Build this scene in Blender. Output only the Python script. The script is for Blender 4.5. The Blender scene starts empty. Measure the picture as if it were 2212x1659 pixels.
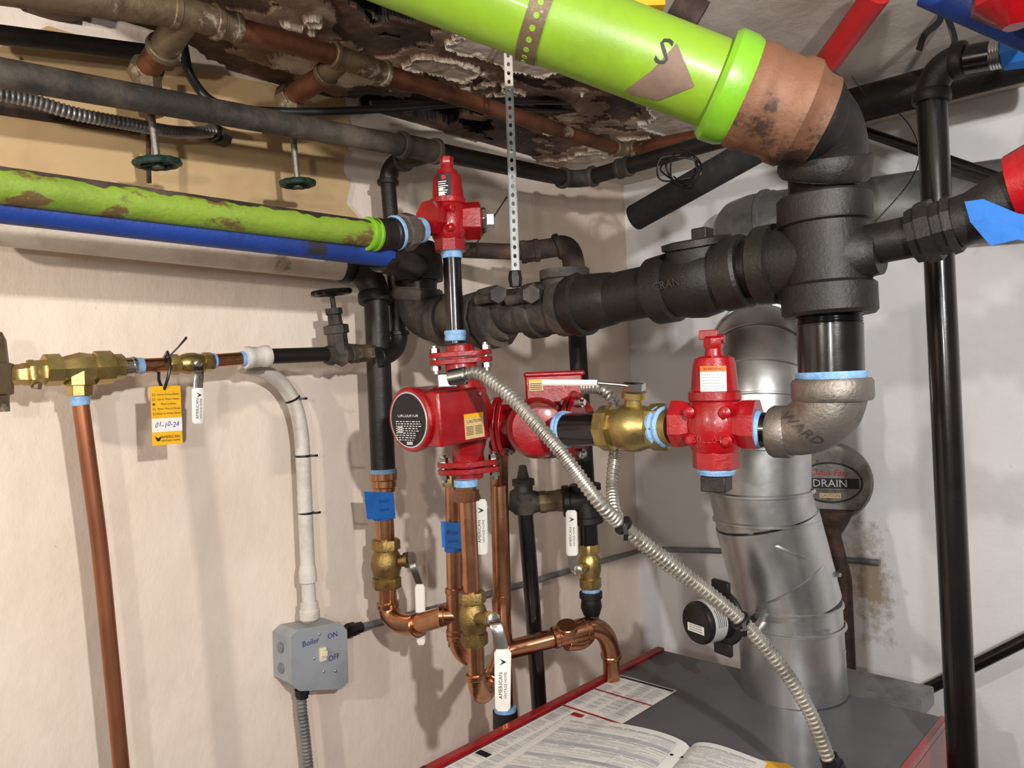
import bpy, math, random
from mathutils import Vector, noise, Matrix
random.seed(7)
V=Vector
SC=bpy.context.scene; COL=SC.collection
SC.view_settings.view_transform='Standard'
F=1661.0; th=math.radians(2.3)
CAM=V((0,0,1.6)); FW=V((.7314,.682,0)).normalized(); R0=V((FW.y,-FW.x,0)); ZZ=V((0,0,1)); XX=V((1,0,0)); YY=V((0,1,0))
RR=R0*math.cos(th)-ZZ*math.sin(th); UU=R0*math.sin(th)+ZZ*math.cos(th)
def ray(px,py): return RR*((px-1106)/F)+UU*((829.5-py)/F)+FW
def P(px,py,d): return CAM+ray(px,py)*d
def PY(px,py,y): r=ray(px,py); return CAM+r*(y/r.y)
def PX(px,py,x): r=ray(px,py); return CAM+r*(x/r.x)
def PZ(px,py,z): r=ray(px,py); return CAM+r*((z-CAM.z)/r.z)
def dep(p): return (p-CAM).dot(FW)
XW,YW,ZC,ZB=1.842,1.25,2.154,.992
# ---------- materials
def lin(h):
    h=h.lstrip('#'); c=[int(h[i:i+2],16)/255 for i in (0,2,4)]
    return tuple((x/12.92 if x<=.04045 else ((x+.055)/1.055)**2.4) for x in c)+(1,)
def M(name,c,rough=.5,metal=0,c2=None,t=(.45,.65),scale=12,bump=.15,bs=90,rv=.1,c3=None,t3=(.6,.7),s3=40,coat=0,str_=(1,1,1),bd=.0015,stains=()):
    m=bpy.data.materials.new(name); m.use_nodes=True; nt=m.node_tree; N=nt.nodes; L=nt.links
    b=N['Principled BSDF']; tc=N.new('ShaderNodeTexCoord'); mp=N.new('ShaderNodeMapping'); L.new(tc.outputs['Object'],mp.inputs[0]); mp.inputs['Scale'].default_value=str_
    def nz(s,d=5):
        n=N.new('ShaderNodeTexNoise'); n.inputs['Scale'].default_value=s; n.inputs['Detail'].default_value=d; n.inputs['Roughness'].default_value=.65; L.new(mp.outputs[0],n.inputs[0]); return n
    def rampmix(n,t,a,bcol):
        r=N.new('ShaderNodeMapRange'); r.inputs[1].default_value=t[0]; r.inputs[2].default_value=t[1]; L.new(n.outputs[0],r.inputs[0])
        x=N.new('ShaderNodeMix'); x.data_type='RGBA'; L.new(r.outputs[0],x.inputs[0])
        if isinstance(a,tuple): x.inputs[6].default_value=a
        else: L.new(a,x.inputs[6])
        x.inputs[7].default_value=bcol; return x.outputs[2]
    a=lin(c); 
    cc=lin(c2) if c2 else tuple(v*.8 for v in a[:3])+(1,)
    o=rampmix(nz(scale),t,a,cc)
    if c3: o=rampmix(nz(s3,8),t3,o,lin(c3))
    for (ctr,rad,col,sc_) in stains:   # dirt stains at real places on the wall
        ge=N.new('ShaderNodeNewGeometry'); vd=N.new('ShaderNodeVectorMath'); vd.operation='SUBTRACT'; L.new(ge.outputs['Position'],vd.inputs[0]); vd.inputs[1].default_value=ctr
        dv=N.new('ShaderNodeVectorMath'); dv.operation='DIVIDE'; L.new(vd.outputs[0],dv.inputs[0]); dv.inputs[1].default_value=rad
        ln=N.new('ShaderNodeVectorMath'); ln.operation='LENGTH'; L.new(dv.outputs[0],ln.inputs[0])
        mm=N.new('ShaderNodeMath'); mm.operation='MULTIPLY_ADD'; L.new(ln.outputs['Value'],mm.inputs[0]); mm.inputs[1].default_value=-.45; L.new(nz(sc_,8).outputs[0],mm.inputs[2])
        o=rampmix(mm,(.18,.42),o,lin(col))
    L.new(o,b.inputs['Base Color']); b.inputs['Metallic'].default_value=metal
    if coat: b.inputs['Coat Weight'].default_value=coat; b.inputs['Coat Roughness'].default_value=.1
    r=N.new('ShaderNodeMapRange'); L.new(nz(scale*3).outputs[0],r.inputs[0]); r.inputs[3].default_value=max(.03,rough-rv); r.inputs[4].default_value=min(1,rough+rv); L.new(r.outputs[0],b.inputs['Roughness'])
    if bump:
        bp=N.new('ShaderNodeBump'); bp.inputs['Strength'].default_value=bump; bp.inputs['Distance'].default_value=bd; L.new(nz(bs,6).outputs[0],bp.inputs['Height']); L.new(bp.outputs[0],b.inputs['Normal'])
    return m
sA=PX(1880,1260,XW)
WALLL=M('plaster_left','#f0e2d4',.72,c2='#e2d1c2',scale=3,bump=.7,bs=8,c3='#a08a76',t3=(.71,.75),s3=26,str_=(1,1,.6),bd=.007)
WALLR=M('plaster_right','#ebebed',.68,c2='#dfdedf',scale=2,bump=.5,bs=10,c3='#8d7c66',t3=(.73,.77),s3=12,bd=.006,stains=((sA,(.3,.08,.20),'#a3937e',22),))
CEIL=M('ceiling_paint','#d2cac0',.8,c2='#b8ada1',scale=4,bump=.35,bs=20,bd=.006)
VOID=M('dark_void','#1b130e',.9,c2='#0c0806',scale=20)
TAN=M('tan_board','#cfb184',.8,c2='#bb9b70',scale=4,bump=.2,bs=40,c3='#5b4630',t3=(.71,.74),s3=30)
FLOOR=M('concrete','#5c5650',.85,scale=5)
IRON=M('black_iron','#1f1d1c',.45,.3,c2='#2e2926',scale=10,bump=.5,bs=110,c3='#62564b',t3=(.62,.78),s3=7)
IRONC=M('clean_black_pipe','#101012',.25,.2,c2='#1a1919',scale=6,bump=.1,coat=.4)
CAST=M('cast_fitting','#22201f',.42,.35,c2='#302c29',scale=14,bump=.6,bs=220,c3='#5c5148',t3=(.63,.78),s3=7)
WARDM=M('malleable_grey','#8f8881',.40,.75,c2='#6e665f',scale=16,bump=.6,bs=240)
LETT=M('cast_letter_dark','#3f3a36',.5,.4)  # darker than the elbow so the raised letters stay legible
DUSTY=M('dusty_iron','#2e2a27',.65,.1,c2='#6e6256',t=(.43,.72),scale=8,bump=.8,bs=90)
COPO=M('old_copper','#7c4f38',.5,.6,c2='#563828',scale=14,bump=.3,c3='#a99882',t3=(.63,.68),s3=12)
COUP=M('rusty_coupling','#7d563f',.6,.2,c2='#60422f',scale=8,bump=.8,c3='#3a281e',t3=(.55,.61),s3=16)
COP=M('new_copper','#c4906f',.26,1,c2='#a26a4a',scale=10,bump=.05,rv=.08,c3='#84492c',t3=(.58,.72),s3=12)
COPD=M('dull_copper','#a0674a',.4,.7,c2='#7b4c37',scale=9,bump=.1,str_=(1,1,.25))
BRASS=M('brass','#bba76c',.34,.9,c2='#978150',scale=20,bump=.25,bs=160)
BRASSO=M('old_brass','#75654e',.5,.5,c2='#524335',scale=22,bump=.6,bs=90,c3='#b8ab98',t3=(.57,.67),s3=26)
BRONZE=M('bronze_body','#97804e',.36,.85,c2='#705838',scale=30,bump=.6,bs=240)
RED=M('red_enamel','#9c0714',.3,c2='#80060f',scale=20,bump=.5,bs=140,coat=.5)
REDP=M('red_pipe_paint','#b81e22',.45,c2='#8e1a1c',scale=8,bump=.25,c3='#3b2a28',t3=(.66,.7),s3=20)
GREEN=M('lime_paint','#82a828',.4,c2='#759626',scale=6,bump=.3,bs=60,coat=.1,c3='#5a5a2a',t3=(.72,.74),s3=14)
GREENL=M('scuffed_lime_paint','#809c30',.55,c2='#6e882c',scale=6,bump=1,bs=60,c3='#66522f',t3=(.545,.59),s3=11,str_=(1,1,2))
GREENB=M('bright_lime','#78b224',.35,c2='#689c20',scale=6,bump=.3,coat=.3)
BLUE=M('blue_paint','#1c3f92',.5,c2='#183478',scale=9,bump=.6,c3='#2b2a30',t3=(.60,.66),s3=12)
BTAPE=M('blue_masking_tape','#1464b4',.65,c2='#1158a2',scale=30,bump=.3)
SEAL=M('pale_blue_thread_tape','#8fb8e0',.5,c2='#6a9ad0',scale=60,bump=.8,bs=300)
WHITEP=M('white_pipe_paint','#d6d1ca',.5,c2='#bdb5ab',scale=14,bump=.7,c3='#7a6b5e',t3=(.64,.71),s3=12)
WHITEB=M('dull_beige_pipe_paint','#cfc3b6',.6,c2='#b5a697',scale=9,bump=.5,c3='#7a6b5e',t3=(.64,.70),s3=10)
GALV=M('galvanised','#cbcdce',.32,.93,c2='#b0b3b4',scale=9,bump=.05,rv=.09)
GALVD=M('dull_galvanised','#8f9192',.45,.6,c2='#707172',scale=16,bump=.25)
FLEX=M('flex_steel','#c2bfb8',.34,.8,c2='#98938a',scale=20,bump=.05)
CHROME=M('zinc_bright','#cdcdca',.22,1,c2='#a8a8a6',scale=14,bump=.05)
GREYT=M('boiler_top_grey','#5b5c60',.42,c2='#4f5054',scale=5,bump=.2,bs=400,coat=.1)
BOXG=M('switch_box_grey','#9aa1a8',.45,c2='#888f96',scale=9,bump=.1)
WHT=M('white_plastic','#efece6',.4,c2='#dedad2',scale=10,bump=.02)
CREAM=M('cream_plastic','#e6dcbe',.4,bump=0)
PAPER=M('paper','#e8e6e2',.8,c2='#dedcd8',scale=3,bump=.03)
PGREY=M('page_grey','#adadb0',.8,bump=0)
PBAND=M('page_band_grey','#c2c2c8',.8,bump=0)
INK=M('ink_black','#17171a',.6,bump=0)
INKG=M('ink_soft','#6a6a6e',.7,bump=0)
INKB=M('ink_blue','#1c2f8c',.6,bump=0)
REDI=M('red_print','#b0182a',.5,bump=0)
YEL=M('yellow_print','#eeb416',.5,bump=0)
CAU=M('caution_buff','#d9bc83',.5,bump=0)
ORG=M('orange_print','#e8702a',.5,bump=0)
SILV=M('silver_label','#c9cacc',.35,.3,bump=0)
BLK=M('black_plastic','#131315',.4,c2='#1d1d20',scale=20,bump=.1)
FOAM=M('black_foam','#1d1e20',.8,c2='#2a2b2e',scale=40,bump=.8,bs=300)
GWHEEL=M('green_wheel','#15352c',.45,.2,c2='#33443c',scale=40,bump=.4)
RUST=M('dark_rust','#3b2f2a',.75,.2,c2='#5d4637',scale=20,bump=.8)
WORN=M('worn_brown_patch','#7c6658',.7,c2='#6a564a',scale=20,bump=.3)
DRM=M('worn_drum_metal','#85807a',.48,.5,c2='#5f5952',scale=14,bump=.4,c3='#4a4038',t3=(.57,.66),s3=20)
# ---------- mesh builder
ORG_={}
def tag(o,label,cat,group=None):
    o['label']=label; o['category']=cat
    if group: o['group']=group
def T(name,label,cat,loc,group=None):
    o=bpy.data.objects.new(name,None); COL.objects.link(o); o.location=loc; o.empty_display_size=.02; ORG_[o.name]=V(loc); tag(o,label,cat,group); return o
_tc={}
def tmesh(s,font_size=1.0):
    if s not in _tc:
        c=bpy.data.curves.new('t','FONT'); c.body=s; c.align_x='CENTER'; c.align_y='CENTER'; c.resolution_u=2
        o=bpy.data.objects.new('t',c); COL.objects.link(o); bpy.context.view_layer.update()
        me=bpy.data.meshes.new_from_object(o.evaluated_get(bpy.context.evaluated_depsgraph_get()))
        _tc[s]=([v.co.copy() for v in me.vertices],[list(p.vertices) for p in me.polygons])
        bpy.data.objects.remove(o); bpy.data.meshes.remove(me); bpy.data.curves.remove(c)
    return _tc[s]
def perp(a):
    a=a.normalized(); r=ZZ if abs(a.z)<.8 else R0
    x=(r-a*r.dot(a)).normalized(); return x,a.cross(x)
def bez(A,C,B,n=9): return [A*(1-t)**2+C*2*t*(1-t)+B*t*t for t in [i/n for i in range(n+1)]]
def spline(pts,n=10):
    o=[]; q=[pts[0]*2-pts[1]]+list(pts)+[pts[-1]*2-pts[-2]]
    for i in range(1,len(q)-2):
        a,b,c,d=q[i-1:i+3]
        for k in range(n):
            t=k/n; o.append(.5*((2*b)+(c-a)*t+(2*a-5*b+4*c-d)*t*t+(3*b-a-3*c+d)*t**3))
    o.append(q[-2]); return o
def plane(o,x,y,lift=0):
    x=x.normalized(); y=(y-x*y.dot(x)).normalized(); n=x.cross(y); return lambda a,b:o+x*a+y*b+n*lift
def cyl(C,ax,face,r):
    ax=ax.normalized(); f=(face-ax*face.dot(ax)).normalized(); s=ax.cross(f)
    return lambda x,y:C+ax*y+(f*math.cos(x/r)+s*math.sin(x/r))*r
class MB:
    def __init__(s): s.v=[];s.f=[];s.m=[];s.mats=[]
    def add(s,vs,fs,m):
        if m not in s.mats: s.mats.append(m)
        k=s.mats.index(m); b=len(s.v); s.v+=[V(v) for v in vs]; s.f+=[[i+b for i in f] for f in fs]; s.m+=[k]*len(fs); return s
    def rings(s,R,m,cap=True,loop=False):
        n=len(R[0]); vs=[p for r in R for p in r]; fs=[]; K=len(R)
        for i in range(K if loop else K-1):
            j=(i+1)%K
            for a in range(n): b=(a+1)%n; fs.append([i*n+a,i*n+b,j*n+b,j*n+a])
        if cap and not loop: fs.append(list(range(n))[::-1]); fs.append([(K-1)*n+a for a in range(n)])
        return s.add(vs,fs,m)
    def tube(s,pts,r,m,n=20,cap=True,loop=False):
        K=len(pts); R=[]; x=None
        for i,p in enumerate(pts):
            if loop: t=pts[(i+1)%K]-pts[i-1]
            else: t=pts[min(i+1,K-1)]-pts[max(i-1,0)]
            t.normalize()
            if x is None: x,_=perp(t)
            x=(x-t*x.dot(t)).normalized(); y=t.cross(x); rr=r[i] if isinstance(r,(list,tuple)) else r
            R.append([p+(x*math.cos(a)+y*math.sin(a))*rr for a in [2*math.pi*k/n for k in range(n)]])
        return s.rings(R,m,cap,loop)
    def lathe(s,A,ax,prof,m,n=24,cap=True,ph=0,ref=None):
        ax=ax.normalized(); x,y=perp(ax)
        if ref is not None: x=(ref-ax*ref.dot(ax)).normalized(); y=ax.cross(x)
        R=[[A+ax*t+(x*math.cos(a)+y*math.sin(a))*max(r,1e-5) for a in [ph+2*math.pi*k/n for k in range(n)]] for t,r in prof]
        return s.rings(R,m,cap)
    def band(s,A,ax,r,w,m,n=24,e=.15,ph=0): 
        e=w*e; return s.lathe(A,ax,[(-w/2,r*.8),(-w/2,r*.94),(-w/2+e,r),(w/2-e,r),(w/2,r*.94),(w/2,r*.8)],m,n,ph=ph)
    def box(s,c,x,y,z,hx,hy,hz,m):
        x=x.normalized();y=y.normalized();z=z.normalized()
        vs=[c+x*(hx*a)+y*(hy*b)+z*(hz*d) for a in(-1,1) for b in(-1,1) for d in(-1,1)]
        return s.add(vs,[[0,1,3,2],[4,6,7,5],[0,4,5,1],[2,3,7,6],[0,2,6,4],[1,5,7,3]],m)
    def prism(s,pts,off,m):
        n=len(pts); return s.add(list(pts)+[p+off for p in pts],[list(range(n))[::-1],list(range(n,2*n))]+[[i,(i+1)%n,(i+1)%n+n,i+n] for i in range(n)],m)
    def strip(s,pts,wd,w,t,m):
        K=len(pts);R=[]
        for i,p in enumerate(pts):
            tt=(pts[min(i+1,K-1)]-pts[max(i-1,0)]).normalized(); x=(wd-tt*wd.dot(tt)).normalized(); y=tt.cross(x)
            ww=w[i] if isinstance(w,(list,tuple)) else w
            R.append([p+x*(ww*a)+y*(t*b) for a,b in [(-1,-.4),(-.8,-1),(.8,-1),(1,-.4),(1,.4),(.8,1),(-.8,1),(-1,.4)]])
        return s.rings(R,m)
    def text(s,st,fn,size,m,dx=0,dy=0,wx=1):
        vs,fs=tmesh(st); return s.add([fn(v.x*size*wx+dx,v.y*size+dy) for v in vs],fs,m)
    def quad(s,fn,x0,x1,y0,y1,m,nx=1,ny=1):
        vs=[fn(x0+(x1-x0)*i/nx,y0+(y1-y0)*j/ny) for j in range(ny+1) for i in range(nx+1)]
        return s.add(vs,[[j*(nx+1)+i,j*(nx+1)+i+1,(j+1)*(nx+1)+i+1,(j+1)*(nx+1)+i] for j in range(ny) for i in range(nx)],m)
    def sphere(s,c,r,m,n=16,sq=1):
        return s.lathe(c,ZZ,[(-math.cos(math.pi*k/8)*r*sq,math.sin(math.pi*k/8)*r) for k in range(9)],m,n,cap=False)
    def build(s,name,parent=None,bev=0,sharp=35):
        me=bpy.data.meshes.new(name)
        if parent is not None: o0=ORG_[parent.name]
        else:
            o0=V((sum(v.x for v in s.v)/len(s.v),sum(v.y for v in s.v)/len(s.v),min(v.z for v in s.v)))
        me.from_pydata([v-o0 for v in s.v],[],s.f); 
        for m in s.mats: me.materials.append(m)
        me.polygons.foreach_set('material_index',s.m); me.polygons.foreach_set('use_smooth',[True]*len(s.f)); me.update()
        me.set_sharp_from_angle(angle=math.radians(sharp))
        o=bpy.data.objects.new(name,me); COL.objects.link(o); ORG_[o.name]=o0
        if parent is None: o.location=o0
        else: o.parent=parent
        if bev:
            b=o.modifiers.new('b','BEVEL'); b.width=bev; b.segments=2; b.limit_method='ANGLE'; b.angle_limit=math.radians(40)
        return o
    def one(s,name,label,cat,group=None,bev=0):
        o=s.build(name,None,bev); tag(o,label,cat,group); return o
def struct(o): o['kind']='structure'; return o
# ---------- generic plumbing
def pipe(label,pts,r,m,name='pipe',cat='pipe',smooth=0,tape=(),group=None,n=24):
    q=spline(pts,smooth) if smooth else pts
    if not tape: return MB().tube(q,r,m,n).one(name,label,cat,group)
    t=T(name,label,cat,min(q,key=lambda v:v.z),group); MB().tube(q,r,m,n).build('pipe_body',t)
    r0=r if not isinstance(r,(list,tuple)) else r[0]
    for e,w in tape:
        A,B=(q[0],q[1]) if e==0 else (q[-1],q[-2])
        d=(B-A).normalized(); MB().lathe(A,d,[(0,r0),(0,r0*1.12),(w*.3,r0*1.16),(w*.5,r0*1.08),(w*.8,r0*1.13),(w,r0*1.04),(w,r0)],SEAL).build('thread_tape',t)
    return t
def elbow(label,A,C,B,r,m,cr=1.2,cw=None,name='pipe_elbow',cat='pipe elbow',n=24,group=None):
    b=MB(); cw=cw or r*.55
    b.tube(bez(A,C,B,12),r,m,n); dA=(C-A).normalized(); dB=(C-B).normalized()
    b.band(A+dA*cw*.5,dA,r*cr,cw,m,n); b.band(B+dB*cw*.5,dB,r*cr,cw,m,n)
    return b.one(name,label,cat,group)
def tee(label,A,B,C,r,m,cr=1.2,cw=None,rc=None,name='pipe_tee',cat='pipe tee'):
    b=MB(); cw=cw or r*.55; b.tube([A,B],r,m); d=(B-A).normalized(); rc=rc or r
    b.band(A+d*cw*.5,d,r*cr,cw,m); b.band(B-d*cw*.5,d,r*cr,cw,m)
    O=A+d*(C-A).dot(d); e=(C-O).normalized(); b.tube([O,C],rc,m); b.band(C-e*cw*.5,e,rc*cr,cw,m)
    return b.one(name,label,cat)
def coupling(label,A,B,r,m,name='pipe_coupling',cat='pipe coupling',prof=None,n=24):
    L=(B-A).length; prof=prof or [(0,.85),(0,.97),(.08,1),(.25,1),(.3,.93),(.7,.93),(.75,1),(.92,1),(1,.97),(1,.85)]
    return MB().lathe(A,B-A,[(t*L,q*r) for t,q in prof],m,n).one(name,label,cat)
def flex(label,pts,r,name='flexible_conduit',pitch=.0065,m=None,n=14):
    q=spline(pts,24); L=[0]
    for a,b in zip(q,q[1:]): L.append(L[-1]+(b-a).length)
    K=int(L[-1]/pitch*4); out=[];rr=[];j=0
    for i in range(K+1):
        s=L[-1]*i/K
        while j<len(L)-2 and L[j+1]<s: j+=1
        out.append(q[j].lerp(q[j+1],(s-L[j])/max(1e-9,L[j+1]-L[j]))); rr.append(r*(1.0,1.0,.84,.84)[i%4])
    return MB().tube(out,rr,m or FLEX,n).one(name,label,'conduit')
def sleeve_text(sb,a,e,wd,flip,lw,off):
    tt=(e-a).normalized(); nrm=tt.cross((wd-tt*wd.dot(tt)).normalized())
    if nrm.dot(CAM-a)<0: nrm=-nrm
    x=-tt if flip else tt; fn=plane(a.lerp(e,.5)+nrm*(off+.0004),x,nrm.cross(x)); D=(e-a).length
    sb.text('AMERICAN',fn,lw*.7,INK,dx=-D*.08,dy=lw*.25); sb.text('VINTAGE HOME',fn,lw*.48,INK,dx=-D*.08,dy=-lw*.38)
    fx=D*.3; sb.prism([fn(fx-lw*.45,lw*.5),fn(fx,0),fn(fx+lw*.45,lw*.5),fn(fx+lw*.15,-lw*.2),fn(fx,-lw*.5),fn(fx-lw*.15,-lw*.2)],nrm*.0001,INK)
def valve(label,A,B,r,lever,wd,bm=BRASS,txt=None,lw=None,group='ball valves with white levers',hexend=8):
    t=T('ball_valve',label,'valve',(A+B)/2,group); d=(B-A); L=d.length; b=MB(); C=(A+B)/2
    b.lathe(A,d,[(0,r*.8),(0,r*1.05),(.03*L,r*1.12),(.2*L,r*1.12),(.21*L,r*.92),(.25*L,r*.9)],bm,hexend)
    b.lathe(A,d,[(.22*L,r*.85),(.3*L,r*1.05),(.4*L,r*1.16),(.5*L,r*1.19),(.6*L,r*1.16),(.68*L,r*1.05),(.8*L,r*.95)],bm,24)
    b.lathe(A,d,[(.76*L,r*.92),(.78*L,r*1.12),(.97*L,r*1.12),(L,r*1.05),(L,r*.8)],bm,hexend)
    S0=lever[0]; st=(S0-C).normalized(); h=(S0-C).length
    b.lathe(C,st,[(0,r*.5),(h*.75,r*.45),(h*.75,r*.6),(h*.9,r*.6)],bm,16); b.build('valve_body',t)
    lw=lw or r*.42
    hd=MB().strip(spline(lever[:-1],5),wd,lw*.8,r*.07,CHROME).build('handle',t)
    MB().lathe(S0-st*h*.05,st,[(0,r*.5),(0,r*.55),(r*.35,r*.55),(r*.4,r*.45)],CHROME,6).build('stem_nut',t)
    a,e=lever[-2],lever[-1]; D=(e-a); w=[lw*.8,lw*1.1,lw*1.05,lw*1.0,lw*.7]
    sb=MB().strip([a,a+D*.06,a+D*.5,a+D*.95,e],wd,w,r*.14,WHT)
    if txt: sleeve_text(sb,a,e,wd,txt[1],lw,r*.14)
    sb.build('lever_sleeve',hd); return t
def wheel(b,C,ax,R,r,m,sp=5,lobes=10):
    x,y=perp(ax); b.tube([C+(x*math.cos(a)+y*math.sin(a))*R*(1+.05*math.cos(a*lobes)) for a in [2*math.pi*k/60 for k in range(60)]],r,m,8,loop=True)
    for k in range(sp):
        a=2*math.pi*k/sp; b.tube([C,C+(x*math.cos(a)+y*math.sin(a))*R],r*.7,m,8)
    b.lathe(C-ax*r*1.4,ax,[(0,r*1.6),(r*2.8,r*1.6)],m,12)
# ======================= SETTING
X0,Y0=-1.6,-1.9
struct(MB().prism([V((X0,YW,0)),V((XW+.1,YW,0)),V((XW+.1,YW,ZC+.1)),V((X0,YW,ZC+.1))],YY*.1,WALLL).build('wall_left'))
struct(MB().prism([V((XW,YW,0)),V((XW,Y0,0)),V((XW,Y0,ZC+.1)),V((XW,YW,ZC+.1))],XX*.1,WALLR).build('wall_right'))
struct(MB().prism([V((X0,Y0,0)),V((XW,Y0,0)),V((XW,Y0,ZC)),V((X0,Y0,ZC))],YY*-.1,WALLR).build('wall_back'))  # unseen wall closing the room, added to brighten reflections
struct(MB().prism([V((X0,YW,0)),V((X0,Y0,0)),V((X0,Y0,ZC)),V((X0,YW,ZC))],XX*-.1,WALLR).build('wall_front'))  # second unseen wall, added to bounce light back onto the metal
struct(MB().prism([V((X0,Y0,0)),V((XW+.1,Y0,0)),V((XW+.1,YW+.1,0)),V((X0,YW+.1,0))],ZZ*-.1,FLOOR).build('floor'))
# ceiling slab in an L round the broken strip; above the strip a dark panel stands in for the unlit void
b=MB(); xa,xb,ya,yb=-.25,1.58,.83,1.25
for (x0,x1,y0,y1) in ((X0,XW,Y0,ya+.012),(X0,xa+.01,ya,YW),(xb-.02,XW,ya,YW)):
    b.prism([V((x0,y0,ZC)),V((x1,y0,ZC)),V((x1,y1,ZC)),V((x0,y1,ZC))],ZZ*.1,CEIL)
struct(b.build('ceiling'))
struct(MB().prism([V((xa-.05,ya-.05,ZC+.10)),V((xb+.05,ya-.05,ZC+.10)),V((xb+.05,YW,ZC+.10)),V((xa-.05,YW,ZC+.10))],ZZ*.02,VOID).build('ceiling_void_panel'))
def peel():
    nx,ny=640,160
    vs=[];fs=[];col=[]
    sst=lambda a,b,x:(lambda t:t*t*(3-2*t))(min(1,max(0,(x-a)/(b-a))))
    for j in range(ny+1):
        for i in range(nx+1):
            x=xa+(xb-xa)*i/nx; y=ya+(yb-ya)*j/ny
            e=min(1,max(0,(y-ya)/.06))*min(1,max(0,(xb-x)/.12))
            f=noise.fractal(V((x*2.3,y*3.6,3.1)),1.1,2.1,8); g=noise.fractal(V((x*7,y*11,8.2)),1.1,2,6)
            h=noise.noise(V((x*70,y*70,1.))); c2=noise.fractal(V((x*5,y*9,15.2)),1,2,6)
            q=f*.75+g*.36+.30*e-.08+.16*(1-x)
            if e<=0.02: q=-1
            skin=1-sst(-.008,.008,q); curl=math.exp(-((q+.012)/.018)**2) if e>.02 else 0
            up=.005*(1-skin)+.004*sst(.17,.182,q)+.030*sst(.40,.43,q)-.004*curl
            if skin>.5: c=.05+.16*max(0,c2)+.14*max(0,g)-.04*curl
            elif q<.176: c=.26+.20*c2
            elif q<.405: c=.52+.30*c2
            else: c=.97
            vs.append((x,y,ZC-.001+up+.0006*h+(.0015*g if e>.02 else 0))); col.append(c+.04*h)
    for j in range(ny):
        for i in range(nx): a=j*(nx+1)+i; fs.append((a,a+nx+1,a+nx+2,a+1))
    me=bpy.data.meshes.new('ceiling_peeling'); me.from_pydata(vs,[],fs); at=me.attributes.new('lv','FLOAT','POINT'); at.data.foreach_set('value',col)
    m=bpy.data.materials.new('peeling_plaster'); m.use_nodes=True; N=m.node_tree.nodes; L=m.node_tree.links; b=N['Principled BSDF']; b.inputs['Roughness'].default_value=.7
    a=N.new('ShaderNodeAttribute'); a.attribute_name='lv'; r=N.new('ShaderNodeValToRGB'); E=r.color_ramp.elements
    E[0].position=.0; E[0].color=lin('#cfc5b9'); E[1].position=1; E[1].color=lin('#080605')
    for p,c in ((.12,'#b8aa9b'),(.22,'#8f7b68'),(.36,'#72594a'),(.5,'#4c382b'),(.7,'#291d15'),(.85,'#120c08')): x=E.new(p); x.color=lin(c)
    tc=N.new('ShaderNodeTexCoord'); n=N.new('ShaderNodeTexNoise'); n.inputs['Scale'].default_value=30; n.inputs['Detail'].default_value=9; L.new(tc.outputs['Object'],n.inputs[0])
    ad=N.new('ShaderNodeMath'); ad.operation='MULTIPLY_ADD'; L.new(n.outputs[0],ad.inputs[0]); ad.inputs[1].default_value=.5
    sb=N.new('ShaderNodeMath'); sb.operation='SUBTRACT'; L.new(a.outputs['Fac'],sb.inputs[0]); sb.inputs[1].default_value=.23; L.new(sb.outputs[0],ad.inputs[2]); L.new(ad.outputs[0],r.inputs[0])
    L.new(r.outputs[0],b.inputs['Base Color'])
    bp=N.new('ShaderNodeBump'); bp.inputs['Strength'].default_value=.7; bp.inputs['Distance'].default_value=.005; L.new(n.outputs[0],bp.inputs['Height']); L.new(bp.outputs[0],b.inputs['Normal'])
    me.materials.append(m); o=bpy.data.objects.new('ceiling_peeling',me); COL.objects.link(o); struct(o)
peel()
pts=[]; 
for px,py in [(-160,175),(-160,480),(0,500),(300,530),(700,560),(757,540),(745,500),(768,470),(742,440),(752,400),(735,370),(740,335),(760,300),(740,215),(400,150),(100,60)]:
    pts.append(PY(px,py,YW-.001))
struct(MB().prism(pts,YY*-.008,TAN).build('wall_left_upper_board'))
struct(MB().prism([PY(-60,205,YW-.010),PY(300,262,YW-.010),PY(300,292,YW-.010),PY(-60,240,YW-.010)],YY*-.008,RUST).build('brown_strip'))  # thin dark brown strip below the flexible conduit
# ======================= LEFT WALL HIGH PIPES
def line(plane_,y,*pp): return [ (PY if plane_=='y' else PX)(a,b,y) for a,b in pp]
q=line('y',1.17,(-80,476),(735,572)); pipe('thick white painted pipe behind the blue pipe, ending at a black elbow',q,.028,WHITEB)
q=line('y',.90,(-80,434),(838,551)); pipe('blue painted pipe running just below the left lime green pipe',q,.0180,BLUE)
q=line('y',.88,(-80,391),(800,506)); t=T('pipe','lime green painted pipe with brown scuffs against the left wall','pipe',q[1]); MB().tube(q,[.0185,.0190],GREENL,32).build('pipe_body',t)
d_=(q[1]-q[0]); L_=d_.length; d_.normalize(); b=MB(); RRg=[]
up_=(ZZ-d_*ZZ.dot(d_)).normalized(); sd_=d_.cross(up_)
if sd_.y>0: sd_=-sd_
for i in range(160):
    u_=i/159; s_=L_*u_; wv=.6*noise.fractal(V((s_*30,0,0)),1,2,3); rg=.0185+.0005*u_+.0006
    a0,a1=-1.4,.85+wv
    RRg.append([q[0]+d_*s_+(up_*math.cos(a)+sd_*math.sin(a))*rg for a in [a0+k*(a1-a0)/8 for k in range(9)]]+[q[0]+d_*s_+up_*.008])
b.rings(RRg,DUSTY); b.build('dust_layer',t)
A,B=line('y',.88,(790,505),(812,508)); coupling('bright green ring at the end of the left green pipe',A,B,.024,GREENB,name='painted_ring',cat='ring')
A,B=line('y',.88,(808,508),(858,505)); coupling('small black iron coupling between green pipe and galvanised union',A,B,.024,IRON)
A,B=line('y',.88,(850,504),(912,497))
b=T('union_fitting','grey hexagonal union with blue thread tape beside the upper red valve','union',A)
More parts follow.
